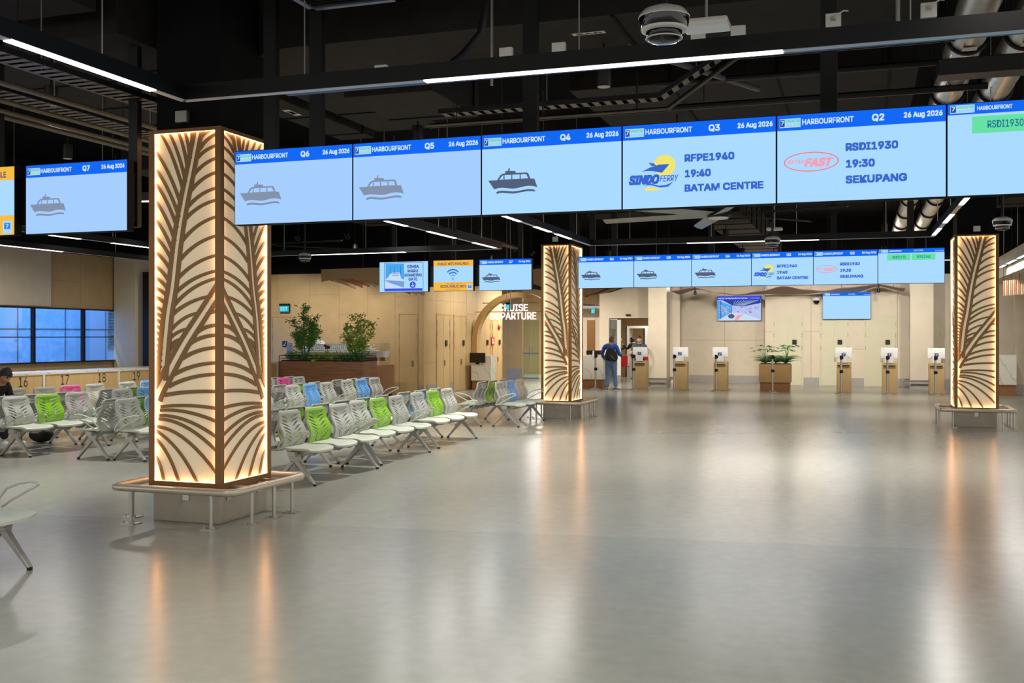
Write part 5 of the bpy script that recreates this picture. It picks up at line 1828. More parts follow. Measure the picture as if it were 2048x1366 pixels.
def duct(label, u0, u1, v0, v1, z0, z1, m=None, cat='duct', name='air_duct', flange=True):
    t = thing(name, label, cat, ((u0 + u1) / 2, (v0 + v1) / 2, z0), 0, 'black ceiling ducts')
    a, b = (u1 - u0) / 2, (v1 - v0) / 2
    MB().box(-a, a, -b, b, 0, z1 - z0).build('casing', m or M_DUCT, t, bevel=0.01)
    if flange:
        L = max(a, b) * 2
        for k in range(1, int(L / 1.2) + 1):
            x = -max(a, b) + k * 1.2
            if x > max(a, b) - 0.05:
                continue
            fl = MB()
            if b > a:
                fl.box(-a - 0.02, a + 0.02, x - 0.012, x + 0.012, -0.012, z1 - z0)
            else:
                fl.box(x - 0.012, x + 0.012, -b - 0.02, b + 0.02, -0.012, z1 - z0)
            fl.build('flange', M_BLACK, t)
    for sx in (-1, 1):
        for sy in (-1, 1):
            MB().cyl((sx * (a - 0.04), sy * (b - 0.1), z1 - z0), (sx * (a - 0.04), sy * (b - 0.1), 5.595 - z0), 0.006, seg=5).build('hanger_rod', M_BSTEEL, t)
    return t


duct('wide black duct over the left light track, nearer length', -7.4, -6.25, 2.5, 7.3, 4.5, 5.1)
duct('wide black duct over the left light track, lower farther length', -7.35, -6.28, 7.6, 10.4, 4.4, 5.1)
duct('black duct with a duct label behind the top of the nearest pillar', -7.3, -6.75, 10.9, 13.7, 4.6, 5.1)
duct('black duct with a white label left of the Q5 screen', -6.5, -5.48, 10.9, 13.3, 4.6, 5.2)
duct('tall dark drop duct above the Q5 screen', -5.35, -4.3, 10.1, 11.5, 4.3, 5.3)
duct('broad grey-black soffit duct behind the middle light track', -3.3, 0.6, 11.9, 14.2, 4.62, 5.3)
duct('black duct above the left corner of the picture, above the trays', -10.4, -8.4, 3.0, 12.5, 4.75, 5.3)
for i, (v0, lab) in enumerate(((17.0, 'nearest step'), (19.0, 'middle step'), (21.0, 'last step'))):
    duct('stepped black duct before the arch pillar top, %s' % lab, -5.5, -4.0, v0, v0 + 1.0, 4.15 + 0.05 * i, 4.7)
duct('black duct crossing before the right pillar top', 0.62, 2.4, 9.5, 9.75, 3.92, 4.06, M_BSTEEL, flange=False)
duct('long black duct over the far seats', -11.5, -10.6, 14.0, 23.0, 4.4, 5.0)
duct('long black duct over the open floor before the far wall', -3.4, -2.4, 22.0, 34.0, 4.3, 4.9)
duct('long black duct above the right pillar', 2.6, 3.6, 14.0, 23.0, 4.3, 4.9)
# round-ended soffit
t = thing('soffit', 'long dark soffit with a rounded end above the front light track', 'soffit', (0, 0, 4.4), 0, None, 'thing')
out = [(0.6, 8.5), (0.6, 9.9), (-5.05, 9.9)] + [(-5.05 + 0.7 * math.cos(R(a)), 9.2 + 0.7 * math.sin(R(a))) for a in range(96, 268, 9)] + [(-5.05, 8.5)]
MB().prism(out, lambda a, b, d: (a, b, d), 0, 0.6).build('casing', M_DUCT, t)
MB().box(-2.0, -1.97, 8.5, 9.9, -0.015, 0).build('joint', M_BLACK, t)
# duct labels (pale stickers on the undersides)


def sticker(label, u, v, z, w, d, s, rz=0.0):
    t = thing('duct_label', label, 'label', (u, v, z), rz, 'pale duct stickers')
    MB().box(-w / 2, w / 2, -d / 2, d / 2, -0.002, 0).build('plate', M_WHITE, t)
    mb = MB()
    text(mb, s, -w * 0.4, w * 0.4, -d * 0.28, d * 0.28, 0, 0, 0.02, fn=lambda a, b: (a, -b, -0.0035))
    mb.build('lettering', M_BSTEEL, t, recalc=False)


sticker('pale sticker reading SAD under the rounded soffit', -2.3, 8.95, 4.399, 0.3, 0.07, 'SAD')
sticker('pale sticker under the duct left of the Q5 screen', -5.75, 11.75, 4.599, 0.1, 0.34, 'SAD')
sticker('pale sticker under the duct by the nearest pillar top', -7.0, 11.8, 4.599, 0.1, 0.34, 'SAD')
# grille frame near the top centre
t = thing('ceiling_grille', 'black return-air grille with a frame coloured by blue reflection above the front light track', 'grille', (-3.99, 7.2, 4.45), 0)
fr = MB().box(-0.42, 0.42, -0.55, -0.5, 0, 0.05).box(-0.42, 0.42, 0.5, 0.55, 0, 0.05).box(-0.42, -0.37, -0.55, 0.55, 0, 0.05).box(0.37, 0.42, -0.55, 0.55, 0, 0.05)
fr.build('frame', mat('blue_reflection_metal', '#6f7b98', 0.35, 0.5), t)  # blue reflected light is put into the frame's metal colour
sl = MB()
for k in range(18):
    sl.box(-0.37, 0.37, -0.49 + k * 0.055, -0.47 + k * 0.055, 0.01, 0.04)
sl.box(-0.4, 0.4, -0.53, 0.53, 0.05, 0.5)
sl.build('slats', M_BLACK, t)
# chrome spiral ducts
for i, (u, lab) in enumerate(((0.9, 'silver spiral duct in the upper corner, nearer the middle of the hall'), (1.37, 'silver spiral duct in the upper corner, beside the first one'))):
    t = thing('spiral_duct', lab, 'duct', (u, 3.0, 4.38), 0, 'silver spiral ducts')
    d = MB()
    pr_, rr_ = [], []
    n = 150
    for k in range(n):
        y = 25.0 * k / (n - 1)
        pr_.append((0, y, 0))
        rr_.append(0.158 + (0.004 if k % 2 else 0))
    d.tube(pr_, rr_, 20)
    d.build('tube', M_CHROME, t, smooth=True)
    for y in (2.6, 4.8, 7.0, 9.2, 14.0, 18.4, 20.6, 23.0):
        st = MB()
        ring = [(0.175 * math.cos(R(a)), y, 0.175 * math.sin(R(a))) for a in range(0, 360, 15)]
        st.tube(ring, 0.017, 5, closed=True)
        for x in (-0.17, 0.17):
            st.cyl((x, y, 0), (x, y, 1.2), 0.008, seg=5)
        st.build('strap', M_BSTEEL, t)
    for y in (6.85,):
        MB().box(-0.06, 0.06, y - 0.05, y + 0.05, -0.172, -0.166).build('tag', M_WHITE, t)


def tray(label, pts, w=0.22, h=0.05, rungs=True):
    t = thing('cable_tray', label, 'cable tray', (0, 0, 0), 0, 'cable trays')
    mb = MB()
    rg = MB()
    for a, b in zip(pts[:-1], pts[1:]):
        a, b = Vector(a), Vector(b)
        d = (b - a)
        L = d.length
        d.normalize()
        s = Vector((-d.y, d.x, 0)).normalized() if abs(d.z) < 0.95 else Vector((1, 0, 0))
        for k in (-1, 1):
            p, q = a + s * k * w / 2, b + s * k * w / 2
            mb.add([p, q, q + Vector((0, 0, h)), p + Vector((0, 0, h)), p + s * 0.01 * k, q + s * 0.01 * k, q + s * 0.01 * k + Vector((0, 0, h)), p + s * 0.01 * k + Vector((0, 0, h))],
                   [(0, 1, 2, 3), (4, 7, 6, 5), (0, 4, 5, 1), (2, 6, 7, 3), (0, 3, 7, 4), (1, 5, 6, 2)])
        n = int(L / 0.11)
        for k in range(n):
            c = a + d * (k + 0.5) * L / n
            e = d * 0.032
            rg.add([c - s * w / 2 - e, c + s * w / 2 - e, c + s * w / 2 + e, c - s * w / 2 + e], [(0, 1, 2, 3)])
    mb.build('side_rail', M_BSTEEL, t)
    rg.build('rungs', mat('tray_zinc', '#6f665c', 0.5, 0.4) if 'tray_zinc' not in MATS else MATS['tray_zinc'], t)
    for a, b in zip(pts[:-1], pts[1:]):
        L = (Vector(b) - Vector(a)).length
        for k in range(max(1, int(L / 1.4))):
            c = Vector(a).lerp(Vector(b), (k + 0.5) / max(1, int(L / 1.4)))
            MB().cyl(c, (c.x, c.y, 5.595), 0.005, seg=5).build('hanger_rod', M_GREYMET, t)


tray('perforated cable tray above the Q4 screen, bending upwards', [(-4.15, 9.98, 4.0), (-1.85, 9.98, 4.0), (-1.15, 9.98, 4.42), (0.9, 9.98, 4.42)], 0.16)
tray('cable tray beneath the left light track', [(-6.42, 4.5, 3.9), (-6.42, 9.2, 3.9)], 0.24)
tray('lower cable tray at the left edge beneath the ducts', [(-7.4, 4.5, 3.9), (-7.4, 10.2, 3.9)], 0.24)
tray('cable tray above the second row of seats', [(-8.6, 12.0, 4.0), (-8.6, 26.0, 4.0)], 0.24)


def pipe(label, pts, r=0.03, m=None):
    o = MB().tube(pts, r, 8).build('service_pipe', m or M_BSTEEL, smooth=True)
    tag(o, label, 'pipe', 'ceiling service pipes')
    for f in (0.12, 0.5, 0.88):
        a, b = Vector(pts[0]), Vector(pts[1])
        c = a.lerp(b, f)
        MB().cyl(c, (c.x, c.y, 5.595), 0.005, seg=5).build('pipe_hanger', M_BSTEEL, o)
    return o


M_DULL = mat('dull_conduit', '#6b6354', 0.5, 0.3, var=0.1)
pipe('black pipe below the perforated tray above the Q4 screen', [(-4.2, 9.8, 3.86), (-1.75, 9.8, 3.86), (-1.1, 9.8, 4.3), (0.9, 9.8, 4.3)], 0.025)
pipe('thin pale pipe below the perforated tray above the Q4 screen', [(-4.2, 9.7, 3.84), (-1.72, 9.7, 3.84), (-1.05, 9.7, 4.28)], 0.012, M_DULL)
for i, (u, z) in enumerate(((-6.62, 3.95), (-6.95, 3.86), (-7.75, 3.95), (-7.95, 3.9), (-8.2, 3.92))):
    pipe(('pale pipe at the left, first below the lit track', 'pale pipe at the left, second below the lit track', 'pale pipe at the left, inner of the lower three', 'pale pipe at the left, middle of the lower three', 'pale pipe at the left, outer of the lower three')[i],
         [(u, 4.0, z), (u, 9.6 if i < 2 else 10.5, z)], 0.035 if i % 2 == 0 else 0.025, M_DULL)
pipe('grey diagonal brace pipe above the Q3 screen', [(-1.9, 8.8, 4.2), (-1.05, 11.4, 4.36)], 0.03, mat('grey_pipe', '#5d6068', 0.5, 0.3))
pipe('long dark sprinkler pipe above the Q2 screen', [(-2.0, 10.6, 4.3), (2.4, 10.6, 4.3)], 0.03)
pipe('second dark sprinkler pipe above the Q2 screen', [(-2.0, 11.3, 4.2), (1.2, 11.3, 4.2)], 0.035)
pipe('thin suspended sprinkler pipe above the far screens', [(-5, 17.9, 3.95), (1.0, 17.9, 3.95)], 0.02, M_DULL)
# hanging cable bundle over the front light track
o = MB().tube([(-2.72, 7.45, 5.595), (-2.72, 7.45, 4.25), (-2.76, 7.42, 4.02), (-2.9, 7.4, 3.86), (-2.98, 7.38, 3.8)], 0.028, 8).build('cable_drop', M_BSTEEL, smooth=True)
tag(o, 'black cable drop curving down to the front light track', 'cable')
o = MB().cyl((-2.68, 7.45, 5.595), (-2.68, 7.45, 3.62), 0.012).build('conduit_drop', M_GREYMET, smooth=True)
tag(o, 'thin steel conduit beside the black cable drop', 'conduit')
o = MB().cyl((0.22, 7.0, 5.595), (0.22, 7.0, 3.66), 0.016).build('conduit_drop', M_GREYMET, smooth=True)
tag(o, 'thin steel conduit between the two socket boxes at the right', 'conduit')
# socket boxes on a black rail above the front track
o = MB().box(-4.0, 3.2, 6.62, 6.70, 3.47, 3.56).build('service_rail', M_BSTEEL)
tag(o, 'black service rail carrying white socket boxes above the front track', 'rail')
for i, (u, z, lab) in enumerate(((-3.2, 3.56, 'small white socket box above the unlit left part of the front track'), (-2.27, 3.60, 'white socket box beside the black cable drop'), (-1.9, 3.60, 'white socket box right of the cable drop'), (-0.98, 3.60, 'white socket box behind the dome camera'), (-0.73, 3.6, 'white socket box above the lit end of the front track'), (-0.16, 3.62, 'white socket box with a short cable, second from the silver ducts'), (0.38, 3.63, 'white socket box with a short cable, nearest the silver ducts'))):
    t = thing('socket_box', lab, 'socket', (u, 6.6, z), 0, 'white socket boxes')
    MB().box(-0.045, 0.045, -0.02, 0.02, -0.045, 0.045).build('plate', M_WHITE, t, bevel=0.004)
    if i >= 5:
        MB().box(-0.014, 0.014, -0.03, -0.02, -0.005, 0.022).build('plug', M_GREYMET, t)
        MB().tube([(0, -0.032, 0.01), (0.03, -0.04, 0.03), (0.06, -0.03, 0.05), (0.085, 0.0, 0.055)], 0.004, 6).build('plug_cable', M_WHITE, t)


def dome_camera(label, u, v, z, s=1.0):
    """multi-lens dome camera, z is the middle of the housing"""
    t = thing('dome_camera', label, 'camera', (u, v, z), 0, 'ceiling dome cameras')
    MB().lathe([(0.0, 0.085), (0.06, 0.083), (0.104, 0.066), (0.128, 0.038), (0.132, 0.028), (0.1305, 0.024)], seg=40).build('cap', M_WHITE, t, smooth=True)
    MB().lathe([(0.130, 0.026), (0.1255, -0.008), (0.117, -0.03), (0.1, -0.03)], seg=40).build('black_band', M_GLOSSBLACK, t, smooth=True)
    MB().lathe([(0.1185, -0.028), (0.116, -0.040), (0.094, -0.046), (0.092, -0.03)], seg=40).build('ring', M_WHITE, t, smooth=True)
    MB().lathe([(0.093, -0.042), (0.0925, -0.062), (0.087, -0.08), (0.072, -0.093), (0.045, -0.101), (0.0, -0.104)], seg=40).build('smoked_bubble', M_DOME, t, smooth=True)
    MB().tube([(0.091 * math.cos(R(a)), 0.091 * math.sin(R(a)), -0.078) for a in range(0, 360, 9)], 0.004, 6, closed=True).build('glint_ring', M_WHITE, t, smooth=True)  # reflection along the bubble rim, modelled as a white ring
    MB().cyl((0, 0, 0.08), (0, 0, 5.595 - z), 0.02, seg=10).build('mounting_pole', M_BSTEEL, t)
    return t


dome_camera('large white and black dome camera hanging above the front light track', -0.955, 5.26, 3.30)
dome_camera('dome camera above the far Q3 screen, below a white access point', -1.39, 17.6, 3.27)
dome_camera('dome camera above the right palm pillar', 1.86, 15.78, 3.27)
dome_camera('dome camera above the far seats left of the boarding gate screen', -10.47, 18.14, 3.27)
for (u, v, z, lab) in ((-0.86, 5.9, 3.46, 'white access point behind the large dome camera'), (-1.41, 17.9, 3.5, 'white access point above the far dome camera')):
    t = thing('access_point', lab, 'access point', (u + 0.03, v, z), R(0), 'white access points')
    MB().box(-0.13, 0.13, -0.1, 0.1, -0.022, 0.022).build('body', M_WHITE, t, bevel=0.018)
    MB().cyl((0, 0, 0.022), (0, 0, 5.595 - z), 0.009, seg=6).build('suspension_rod', M_GREYMET, t)
t = thing('dome_camera', 'small white dome camera on the far wall between the two wall screens', 'camera', (-1.44, 36.62, 2.9), 0, 'ceiling dome cameras')
MB().lathe([(0.0, 0.1), (0.13, 0.1), (0.13, 0.02), (0.1, 0.0)], seg=20).build('cap', M_WHITE, t, smooth=True)
MB().ball((0, 0, -0.02), 0.1).build('smoked_bubble', M_DOME, t, smooth=True)
MB().box(-0.05, 0.05, 0.0, 0.14, 0.05, 0.12).build('wall_arm', M_WHITE, t)
for u, v, lab in ((-5.28, 34.85, 'small black ribbon spotlight at the left end of the wavy ribbon'), (0.53, 34.9, 'small black ribbon spotlight at the right end of the wavy ribbon')):
    t = thing('ribbon_spotlight', lab, 'spotlight', (u, v, 3.1), 0, 'spotlights under the ribbon')
    MB().cyl((0, 0, 0.1), (0, 0, 0.28), 0.02).build('stem', M_BSTEEL, t)
    MB().lathe([(0.045, 0.1), (0.05, 0.0), (0.03, -0.02)], seg=12).build('head', M_BSTEEL, t, smooth=True)


def fan(label, u, v, z, r, a0, n=6):
    t = thing('ceiling_fan', label, 'ceiling fan', (u, v, z), R(a0), 'large ceiling fans')
    MB().lathe([(0.0, -0.05), (0.17, -0.05), (0.2, -0.02), (0.2, 0.1), (0.12, 0.16), (0.05, 0.2)], seg=24).build('motor_hub', M_BSTEEL, t, smooth=True)
    MB().lathe([(0.0, -0.075), (0.16, -0.07), (0.17, -0.05), (0.0, -0.05)], seg=24).build('hub_disc', M_WHITE, t, smooth=True)
    MB().cyl((0, 0, 0.2), (0, 0, 5.595 - z), 0.035, seg=10).build('down_rod', M_BSTEEL, t)
    for k in range(n):
        an = 2 * PI * k / n
        q = Matrix.Rotation(an, 4, 'Z')
        mb = MB()
        prof = []
        for i in range(9):
            x = 0.16 + (r - 0.16) * i / 8
            w = 0.12 - 0.035 * i / 8
            tip = 0.02 if i == 8 else 0
            prof.append([q @ Vector((x, -w, -0.028)), q @ Vector((x, 0, 0.012)), q @ Vector((x, w - tip, 0.03)), q @ Vector((x, 0, -0.004))])
        vs = [p for s in prof for p in s]
        fs = []
        for i in range(8):
            for j in range(4):
                fs.append((i * 4 + j, i * 4 + (j + 1) % 4, i * 4 + 4 + (j + 1) % 4, i * 4 + 4 + j))
        fs += [(0, 1, 2, 3), (35, 34, 33, 32)]
        mb.add(vs, fs)
        mb.build('blade', mat('fan_blade', '#aeb0ae', 0.5, 0.1) if 'fan_blade' not in MATS else MATS['fan_blade'], t, smooth=True)


fan('large ceiling fan with pale blades below the front Q3 screen edge', -2.25, 17.4, 3.72, 2.1, -12)
fan('large ceiling fan behind the nearest pillar, over the left seats', -13.0, 20.4, 3.78, 2.3, -6)


# ---------------------------------------------------------------- wavy ribbon and fin baffles
def interp(tab, x):
    for (a, fa), (b, fb) in zip(tab[:-1], tab[1:]):
        if x <= b:
            t = (x - a) / (b - a)
            t = t * t * (3 - 2 * t)
            return fa + (fb - fa) * t
    return tab[-1][1]


FRT = [(-6.09, 3.21), (-5.33, 3.30), (-4.53, 3.13), (-3.9, 3.06), (-3.13, 3.17), (-2.4, 3.31), (-1.72, 3.19), (-1.16, 3.14), (-0.54, 3.23), (0.52, 3.32), (1.33, 3.2)]
BCK = [(-6.09, 3.16), (-5.42, 3.32), (-4.71, 3.18), (-4.06, 3.1), (-3.09, 3.13), (-2.5, 3.1), (-1.91, 3.11), (-1.21, 3.16), (-0.25, 3.14), (0.54, 3.34), (1.33, 3.17)]
mb = MB()
n = 90
vs = []
for i in range(n + 1):
    x = -6.09 + 7.42 * i / n
    zf, zb = interp(FRT, x), interp(BCK, x)
    vs += [(x, 34.9, zf), (x, 36.3, zb), (x, 36.3, zb + 0.025), (x, 34.9, zf + 0.025)]
fs = []
for i in range(n):
    for j in range(4):
        fs.append((i * 4 + j, i * 4 + (j + 1) % 4, i * 4 + 4 + (j + 1) % 4, i * 4 + 4 + j))
fs += [(0, 1, 2, 3), (4 * n + 3, 4 * n + 2, 4 * n + 1, 4 * n)]
mb.add(vs, fs)
t = thing('wavy_ribbon', 'terracotta wavy ceiling ribbon above the far doors and wall screens', 'ceiling feature', (0, 0, 0), 0)
mb.build('ribbon', M_WAVE, t, smooth=True)
for x in (-5.4, -3.0, -0.6, 1.0):
    MB().cyl((x, 35.6, interp(FRT, x)), (x, 35.6, 5.595), 0.008, seg=5).build('suspension_rod', M_BSTEEL, t)
lamp('cove_lamp', 'AREA', (-2.4, 36.0, 3.45), 70, (1.0, 0.86, 0.7), (R(-50), 0, 0), 7.0, 0.08)


def baffle(label, pts_fn, n, mats, group_name, hang_z):
    t = thing('fin_baffle', label, 'ceiling feature', (0, 0, 0), 0, group_name)
    for k in range(n):
        mb, m = pts_fn(k)
        zt = max(p[2] for p in mb.v)
        xs_ = [p[0] for p in mb.v]
        ys_ = [p[1] for p in mb.v]
        if k % 4 == 0:
            MB().cyl((sum(xs_) / len(xs_), sum(ys_) / len(ys_), zt), (sum(xs_) / len(xs_), sum(ys_) / len(ys_), 5.595), 0.006, seg=5).build('suspension_rod', M_BSTEEL, t)
        mb.build('fin', m, t)
    return t


def fins_left(k):
    # a long curved front board, then fins running away behind it along the wave
    if k == 0:
        poly = []
        for i in range(13):
            f = i / 12
            poly.append((-13.2 + 2.4 * f, 3.10 + 0.14 * math.sin(PI * min(1, f * 1.35)) - 0.2 * f))
        return MB().prism(poly + [(-10.8, 3.44), (-13.2, 3.42)], lambda a, b, d: (a, 23.7 + d, b), 0, 0.03), M_FINT
    u = -13.05 + 0.2 * (k - 1)
    f = (u + 13.2) / 2.4
    z = 3.10 + 0.14 * math.sin(PI * min(1, f * 1.35)) - 0.2 * f
    q = MB()
    q.prism([(23.75, z + 0.02), (24.4, z - 0.05), (25.0, z - 0.16), (25.0, 3.36), (23.75, 3.4)], lambda a, b, d, u=u: (u + d + 0.12 * (a - 23.75), a, b), 0, 0.03)
    return q, (M_FINO, M_FINW, M_FINT)[k % 3]


baffle('tan and orange curved fin baffle hanging left of the boarding gate screen', fins_left, 12, None, 'curved fin baffles', 5.595)


def fins_mid(k):
    u0 = -9.3 + 0.12 * k
    v = 26.5 + 0.2 * k
    L = 3.2
    poly = []
    for i in range(13):
        f = i / 12
        poly.append((u0 + L * f, 2.95 + 0.22 * math.sin(PI * f * 2 + 0.5) + 0.03 * k))
    return MB().prism(poly + [(u0 + L, 3.5), (u0, 3.5)], lambda a, b, d, v=v: (a, v + d, b), 0, 0.03), (M_FINT, M_WAVE, M_FINT)[k % 3]


baffle('tan curved fin baffle hanging behind the arch palm pillar', fins_mid, 5, None, 'curved fin baffles', 5.595)


def fins_right(k):
    f = k / 29
    u, v = 3.32 + 0.95 * f, 28.0 - 2.6 * f
    return MB().box(u, u + 0.025, v, v + 0.05, 2.69, 3.06), (M_FINO, M_FINW, M_FINO, M_FINW, M_FINT, M_FINW)[k % 6]


baffle('orange and white vertical fin baffle right of the far palm pillar', fins_right, 30, None, 'curved fin baffles', 5.595)
# ================================================================ people


def skin_geo(nodes, edges, root=0, sub=1):
    """nodes: (x, y, z, radius[, radius2]); one continuous limb surface grown along the edges"""
    me = bpy.data.meshes.new('tmp')
    me.from_pydata([n[:3] for n in nodes], edges, [])
    o = bpy.data.objects.new('tmp', me)
    COL.objects.link(o)
    md = o.modifiers.new('s', 'SKIN')
    md.use_smooth_shade = True
    sd = me.skin_vertices[0].data
    for i, n in enumerate(nodes):
        sd[i].radius = (n[3], n[4] if len(n) > 4 else n[3])
        sd[i].use_root = (i == root)
    s = o.modifiers.new('d', 'SUBSURF')
    s.levels = s.render_levels = sub
    dg = bpy.context.evaluated_depsgraph_get()
    ev = bpy.data.meshes.new_from_object(o.evaluated_get(dg))
    vs = [tuple(v.co) for v in ev.vertices]
    fs = [tuple(p.vertices) for p in ev.polygons]
    bpy.data.objects.remove(o)
    bpy.data.meshes.remove(me)
    bpy.data.meshes.remove(ev)
    return vs, fs


def union(mb, name, m, parent, voxel=0.010, smooth_it=6):
    """weld overlapping shells into one continuous surface"""
    me = mb.mesh('tmp', m)
    o = bpy.data.objects.new('tmp', me)
    COL.objects.link(o)
    r = o.modifiers.new('r', 'REMESH')
    r.mode = 'VOXEL'
    r.voxel_size = voxel
    s = o.modifiers.new('s', 'SMOOTH')
    s.iterations = smooth_it
    s.factor = 0.4
    dg = bpy.context.evaluated_depsgraph_get()
    ev = bpy.data.meshes.new_from_object(o.evaluated_get(dg))
    bpy.data.objects.remove(o)
    bpy.data.meshes.remove(me)
    ev.name = name
    ev.materials.clear()
    ev.materials.append(m)
    ev.polygons.foreach_set('use_smooth', [True] * len(ev.polygons))
    return put(name, ev, parent)


def head_mesh(mb, c, yaw, s=1.0, pitch=0.0):
    """head with brow, nose, lips, chin and ears; face looks along +y turned by yaw"""
    T = Matrix.Translation(Vector(c)) @ Matrix.Rotation(yaw, 4, 'Z') @ Matrix.Rotation(pitch, 4, 'X') @ Matrix.Scale(s, 4)
    vs, fs = [], []
    seg, rings = 28, 20
    for i in range(rings + 1):
        ph = PI * i / rings
        for k in range(seg):
            an = 2 * PI * k / seg
            x, y, z = math.sin(ph) * math.cos(an), math.sin(ph) * math.sin(an), -math.cos(ph)
            w = 0.074 * (1 - 0.28 * max(0, -z) ** 1.5)
            d = 0.096 * (1 - 0.22 * max(0, -z) ** 2 * (1 if y < 0 else 0.35))
            p = Vector((x * w, y * d + (0.012 if z < -0.2 and y > 0 else 0), z * 0.118))
            if y > 0.55 and abs(x) < 0.5:
                p.y += 0.006 * math.exp(-((z - 0.22) / 0.1) ** 2) - 0.008 * math.exp(-((z - 0.04) / 0.09) ** 2) * (1 if abs(x) > 0.18 else 0.2)
                p.y += 0.006 * math.exp(-((z + 0.83) / 0.14) ** 2)
                if abs(x) < 0.25:
                    p.y += 0.004 * math.exp(-((z + 0.5) / 0.07) ** 2)
            vs.append(T @ p)
    for i in range(rings):
        for k in range(seg):
            fs.append((i * seg + k, i * seg + (k + 1) % seg, (i + 1) * seg + (k + 1) % seg, (i + 1) * seg + k))
    mb.add(vs, fs)
    # nose and ears
    mb.tube([T @ Vector((0, 0.088, 0.022)), T @ Vector((0, 0.104, -0.012)), T @ Vector((0, 0.108, -0.026)), T @ Vector((0, 0.09, -0.036))], [0.008 * s, 0.011 * s, 0.015 * s, 0.008 * s], 8)
    for k in (-1, 1):
        mb.ball(T @ Vector((k * 0.076, -0.004, 0.0)), 0.03 * s, 10, 8, sc=(0.35, 0.6, 1.0), T=Matrix.Rotation(yaw, 3, 'Z'))
    return T


def face_parts(T, root, s=1.0):
    for k in (-1, 1):
        mb = MB().ball(T @ Vector((k * 0.031, 0.078, 0.016)), 0.0125 * s)
        mb.build('eye', MATS.get('eye_dark') or mat('eye_dark', '#1a1412', 0.2, var=0), root, smooth=True)
        MB().tube([T @ Vector((k * 0.016, 0.095, 0.036)), T @ Vector((k * 0.032, 0.093, 0.041)), T @ Vector((k * 0.048, 0.082, 0.036))], 0.0045 * s, 6).build('eyebrow', M_HAIR, root)
    MB().tube([T @ Vector((-0.024, 0.086, -0.057)), T @ Vector((0, 0.097, -0.056)), T @ Vector((0.024, 0.086, -0.057))], [0.003 * s, 0.0065 * s, 0.003 * s], 8).build('lips', MATS.get('lip') or mat('lip', '#a0605a', 0.5, var=0), root, smooth=True)


def hair_cap(T, root, m, s=1.0, low=-0.35, front=0.42, thick=1.09, curl=0.0, seed=1):
    rnd = random.Random(seed)
    mb = MB()
    seg, rings = 28, 16
    vs, fs = [], []
    for i in range(rings + 1):
        for k in range(seg):
            an = 2 * PI * k / seg
            y = math.sin(an)
            if y > 0.6:
                lim = front
            elif y > 0.1:
                lim = 0.1 + (front - 0.1) * (y - 0.1) / 0.5
            elif y > -0.3:
                lim = low + (0.1 - low) * (y + 0.3) / 0.4
            else:
                lim = low
            ph0 = math.acos(max(-1, min(1, -lim)))
            ph = ph0 + (PI - ph0) * i / rings
            x, yy, z = math.sin(ph) * math.cos(an), math.sin(ph) * math.sin(an), -math.cos(ph)
            f = thick + rnd.uniform(-curl, curl)
            vs.append(T @ Vector((x * 0.074 * f, yy * 0.096 * f, z * 0.118 * (f + 0.02))))
    for i in range(rings):
        for k in range(seg):
            fs.append((i * seg + k, i * seg + (k + 1) % seg, (i + 1) * seg + (k + 1) % seg, (i + 1) * seg + k))
    mb.add(vs, fs)
    mb.build('hair', m, root, smooth=True)


def hand(mb, wrist, d, palm_n, side, curl=0.35, s=1.0):
    """palm, four fingers of different lengths and a thumb leaving the side of the palm"""
    d = Vector(d).normalized()
    n = Vector(palm_n)
    n = (n - d * n.dot(d)).normalized()
    t = d.cross(n).normalized() * side
    w = Vector(wrist)
    for k in range(4):
        o = t * (0.030 - 0.020 * k)
        mb.tube([w + o * 0.6, w + d * 0.045 + o * 0.9, w + d * 0.088 + o], [0.014 * s, 0.0125 * s, 0.010 * s], 8)
        L = (0.068, 0.078, 0.072, 0.056)[k]
        a = w + d * 0.086 + o
        b = a + (d * math.cos(curl * 0.5) + n * math.sin(curl * 0.5)) * L * 0.45
        c = b + (d * math.cos(curl * 1.3) + n * math.sin(curl * 1.3)) * L * 0.32
        e = c + (d * math.cos(curl * 2.1) + n * math.sin(curl * 2.1)) * L * 0.26
        mb.tube([a, b, c, e], [0.0095 * s, 0.0088 * s, 0.008 * s, 0.0065 * s], 8)
    a = w + d * 0.025 + t * 0.03
    b = a + (d * 0.6 + t * 0.75 + n * 0.2).normalized() * 0.04
    c = b + (d * 0.85 + t * 0.4 + n * 0.35).normalized() * 0.03
    e = c + (d * 0.95 + t * 0.15 + n * 0.4).normalized() * 0.022
    mb.tube([a, b, c, e], [0.013 * s, 0.011 * s, 0.0095 * s, 0.0075 * s], 8)


M_SKIN = mat('skin', '#c9977a', 0.55, var=0.05, scale=14)
M_SKINT = mat('skin_tan', '#b5835f', 0.55, var=0.05, scale=14)
M_HAIR = mat('black_hair', '#17120f', 0.6, var=0.3, scale=60)
M_HAIRB = mat('brown_grey_hair', '#5b4636', 0.7, var=0.3, scale=60)
M_DENIM = mat('blue_denim', '#6d8fc0', 0.8, var=0.14, scale=30)
M_JACKET = mat('royal_blue_jacket', '#1f57b8', 0.6, var=0.1, scale=12)
M_PACK = mat('black_backpack', '#191a1b', 0.7, var=0.2, scale=20)
M_SHIRT = mat('slate_uniform_shirt', '#3a4a57', 0.7, var=0.08, scale=16)
M_TROUS = mat('dark_trousers', '#17181c', 0.8, var=0.1, scale=16)
M_SHOE = mat('grey_sneaker', '#4b5262', 0.6, var=0.1)
M_SOLE = mat('white_sole', '#dedad0', 0.6, var=0)
M_BLKSH = mat('black_shirt', '#101013', 0.8, var=0.15, scale=12)


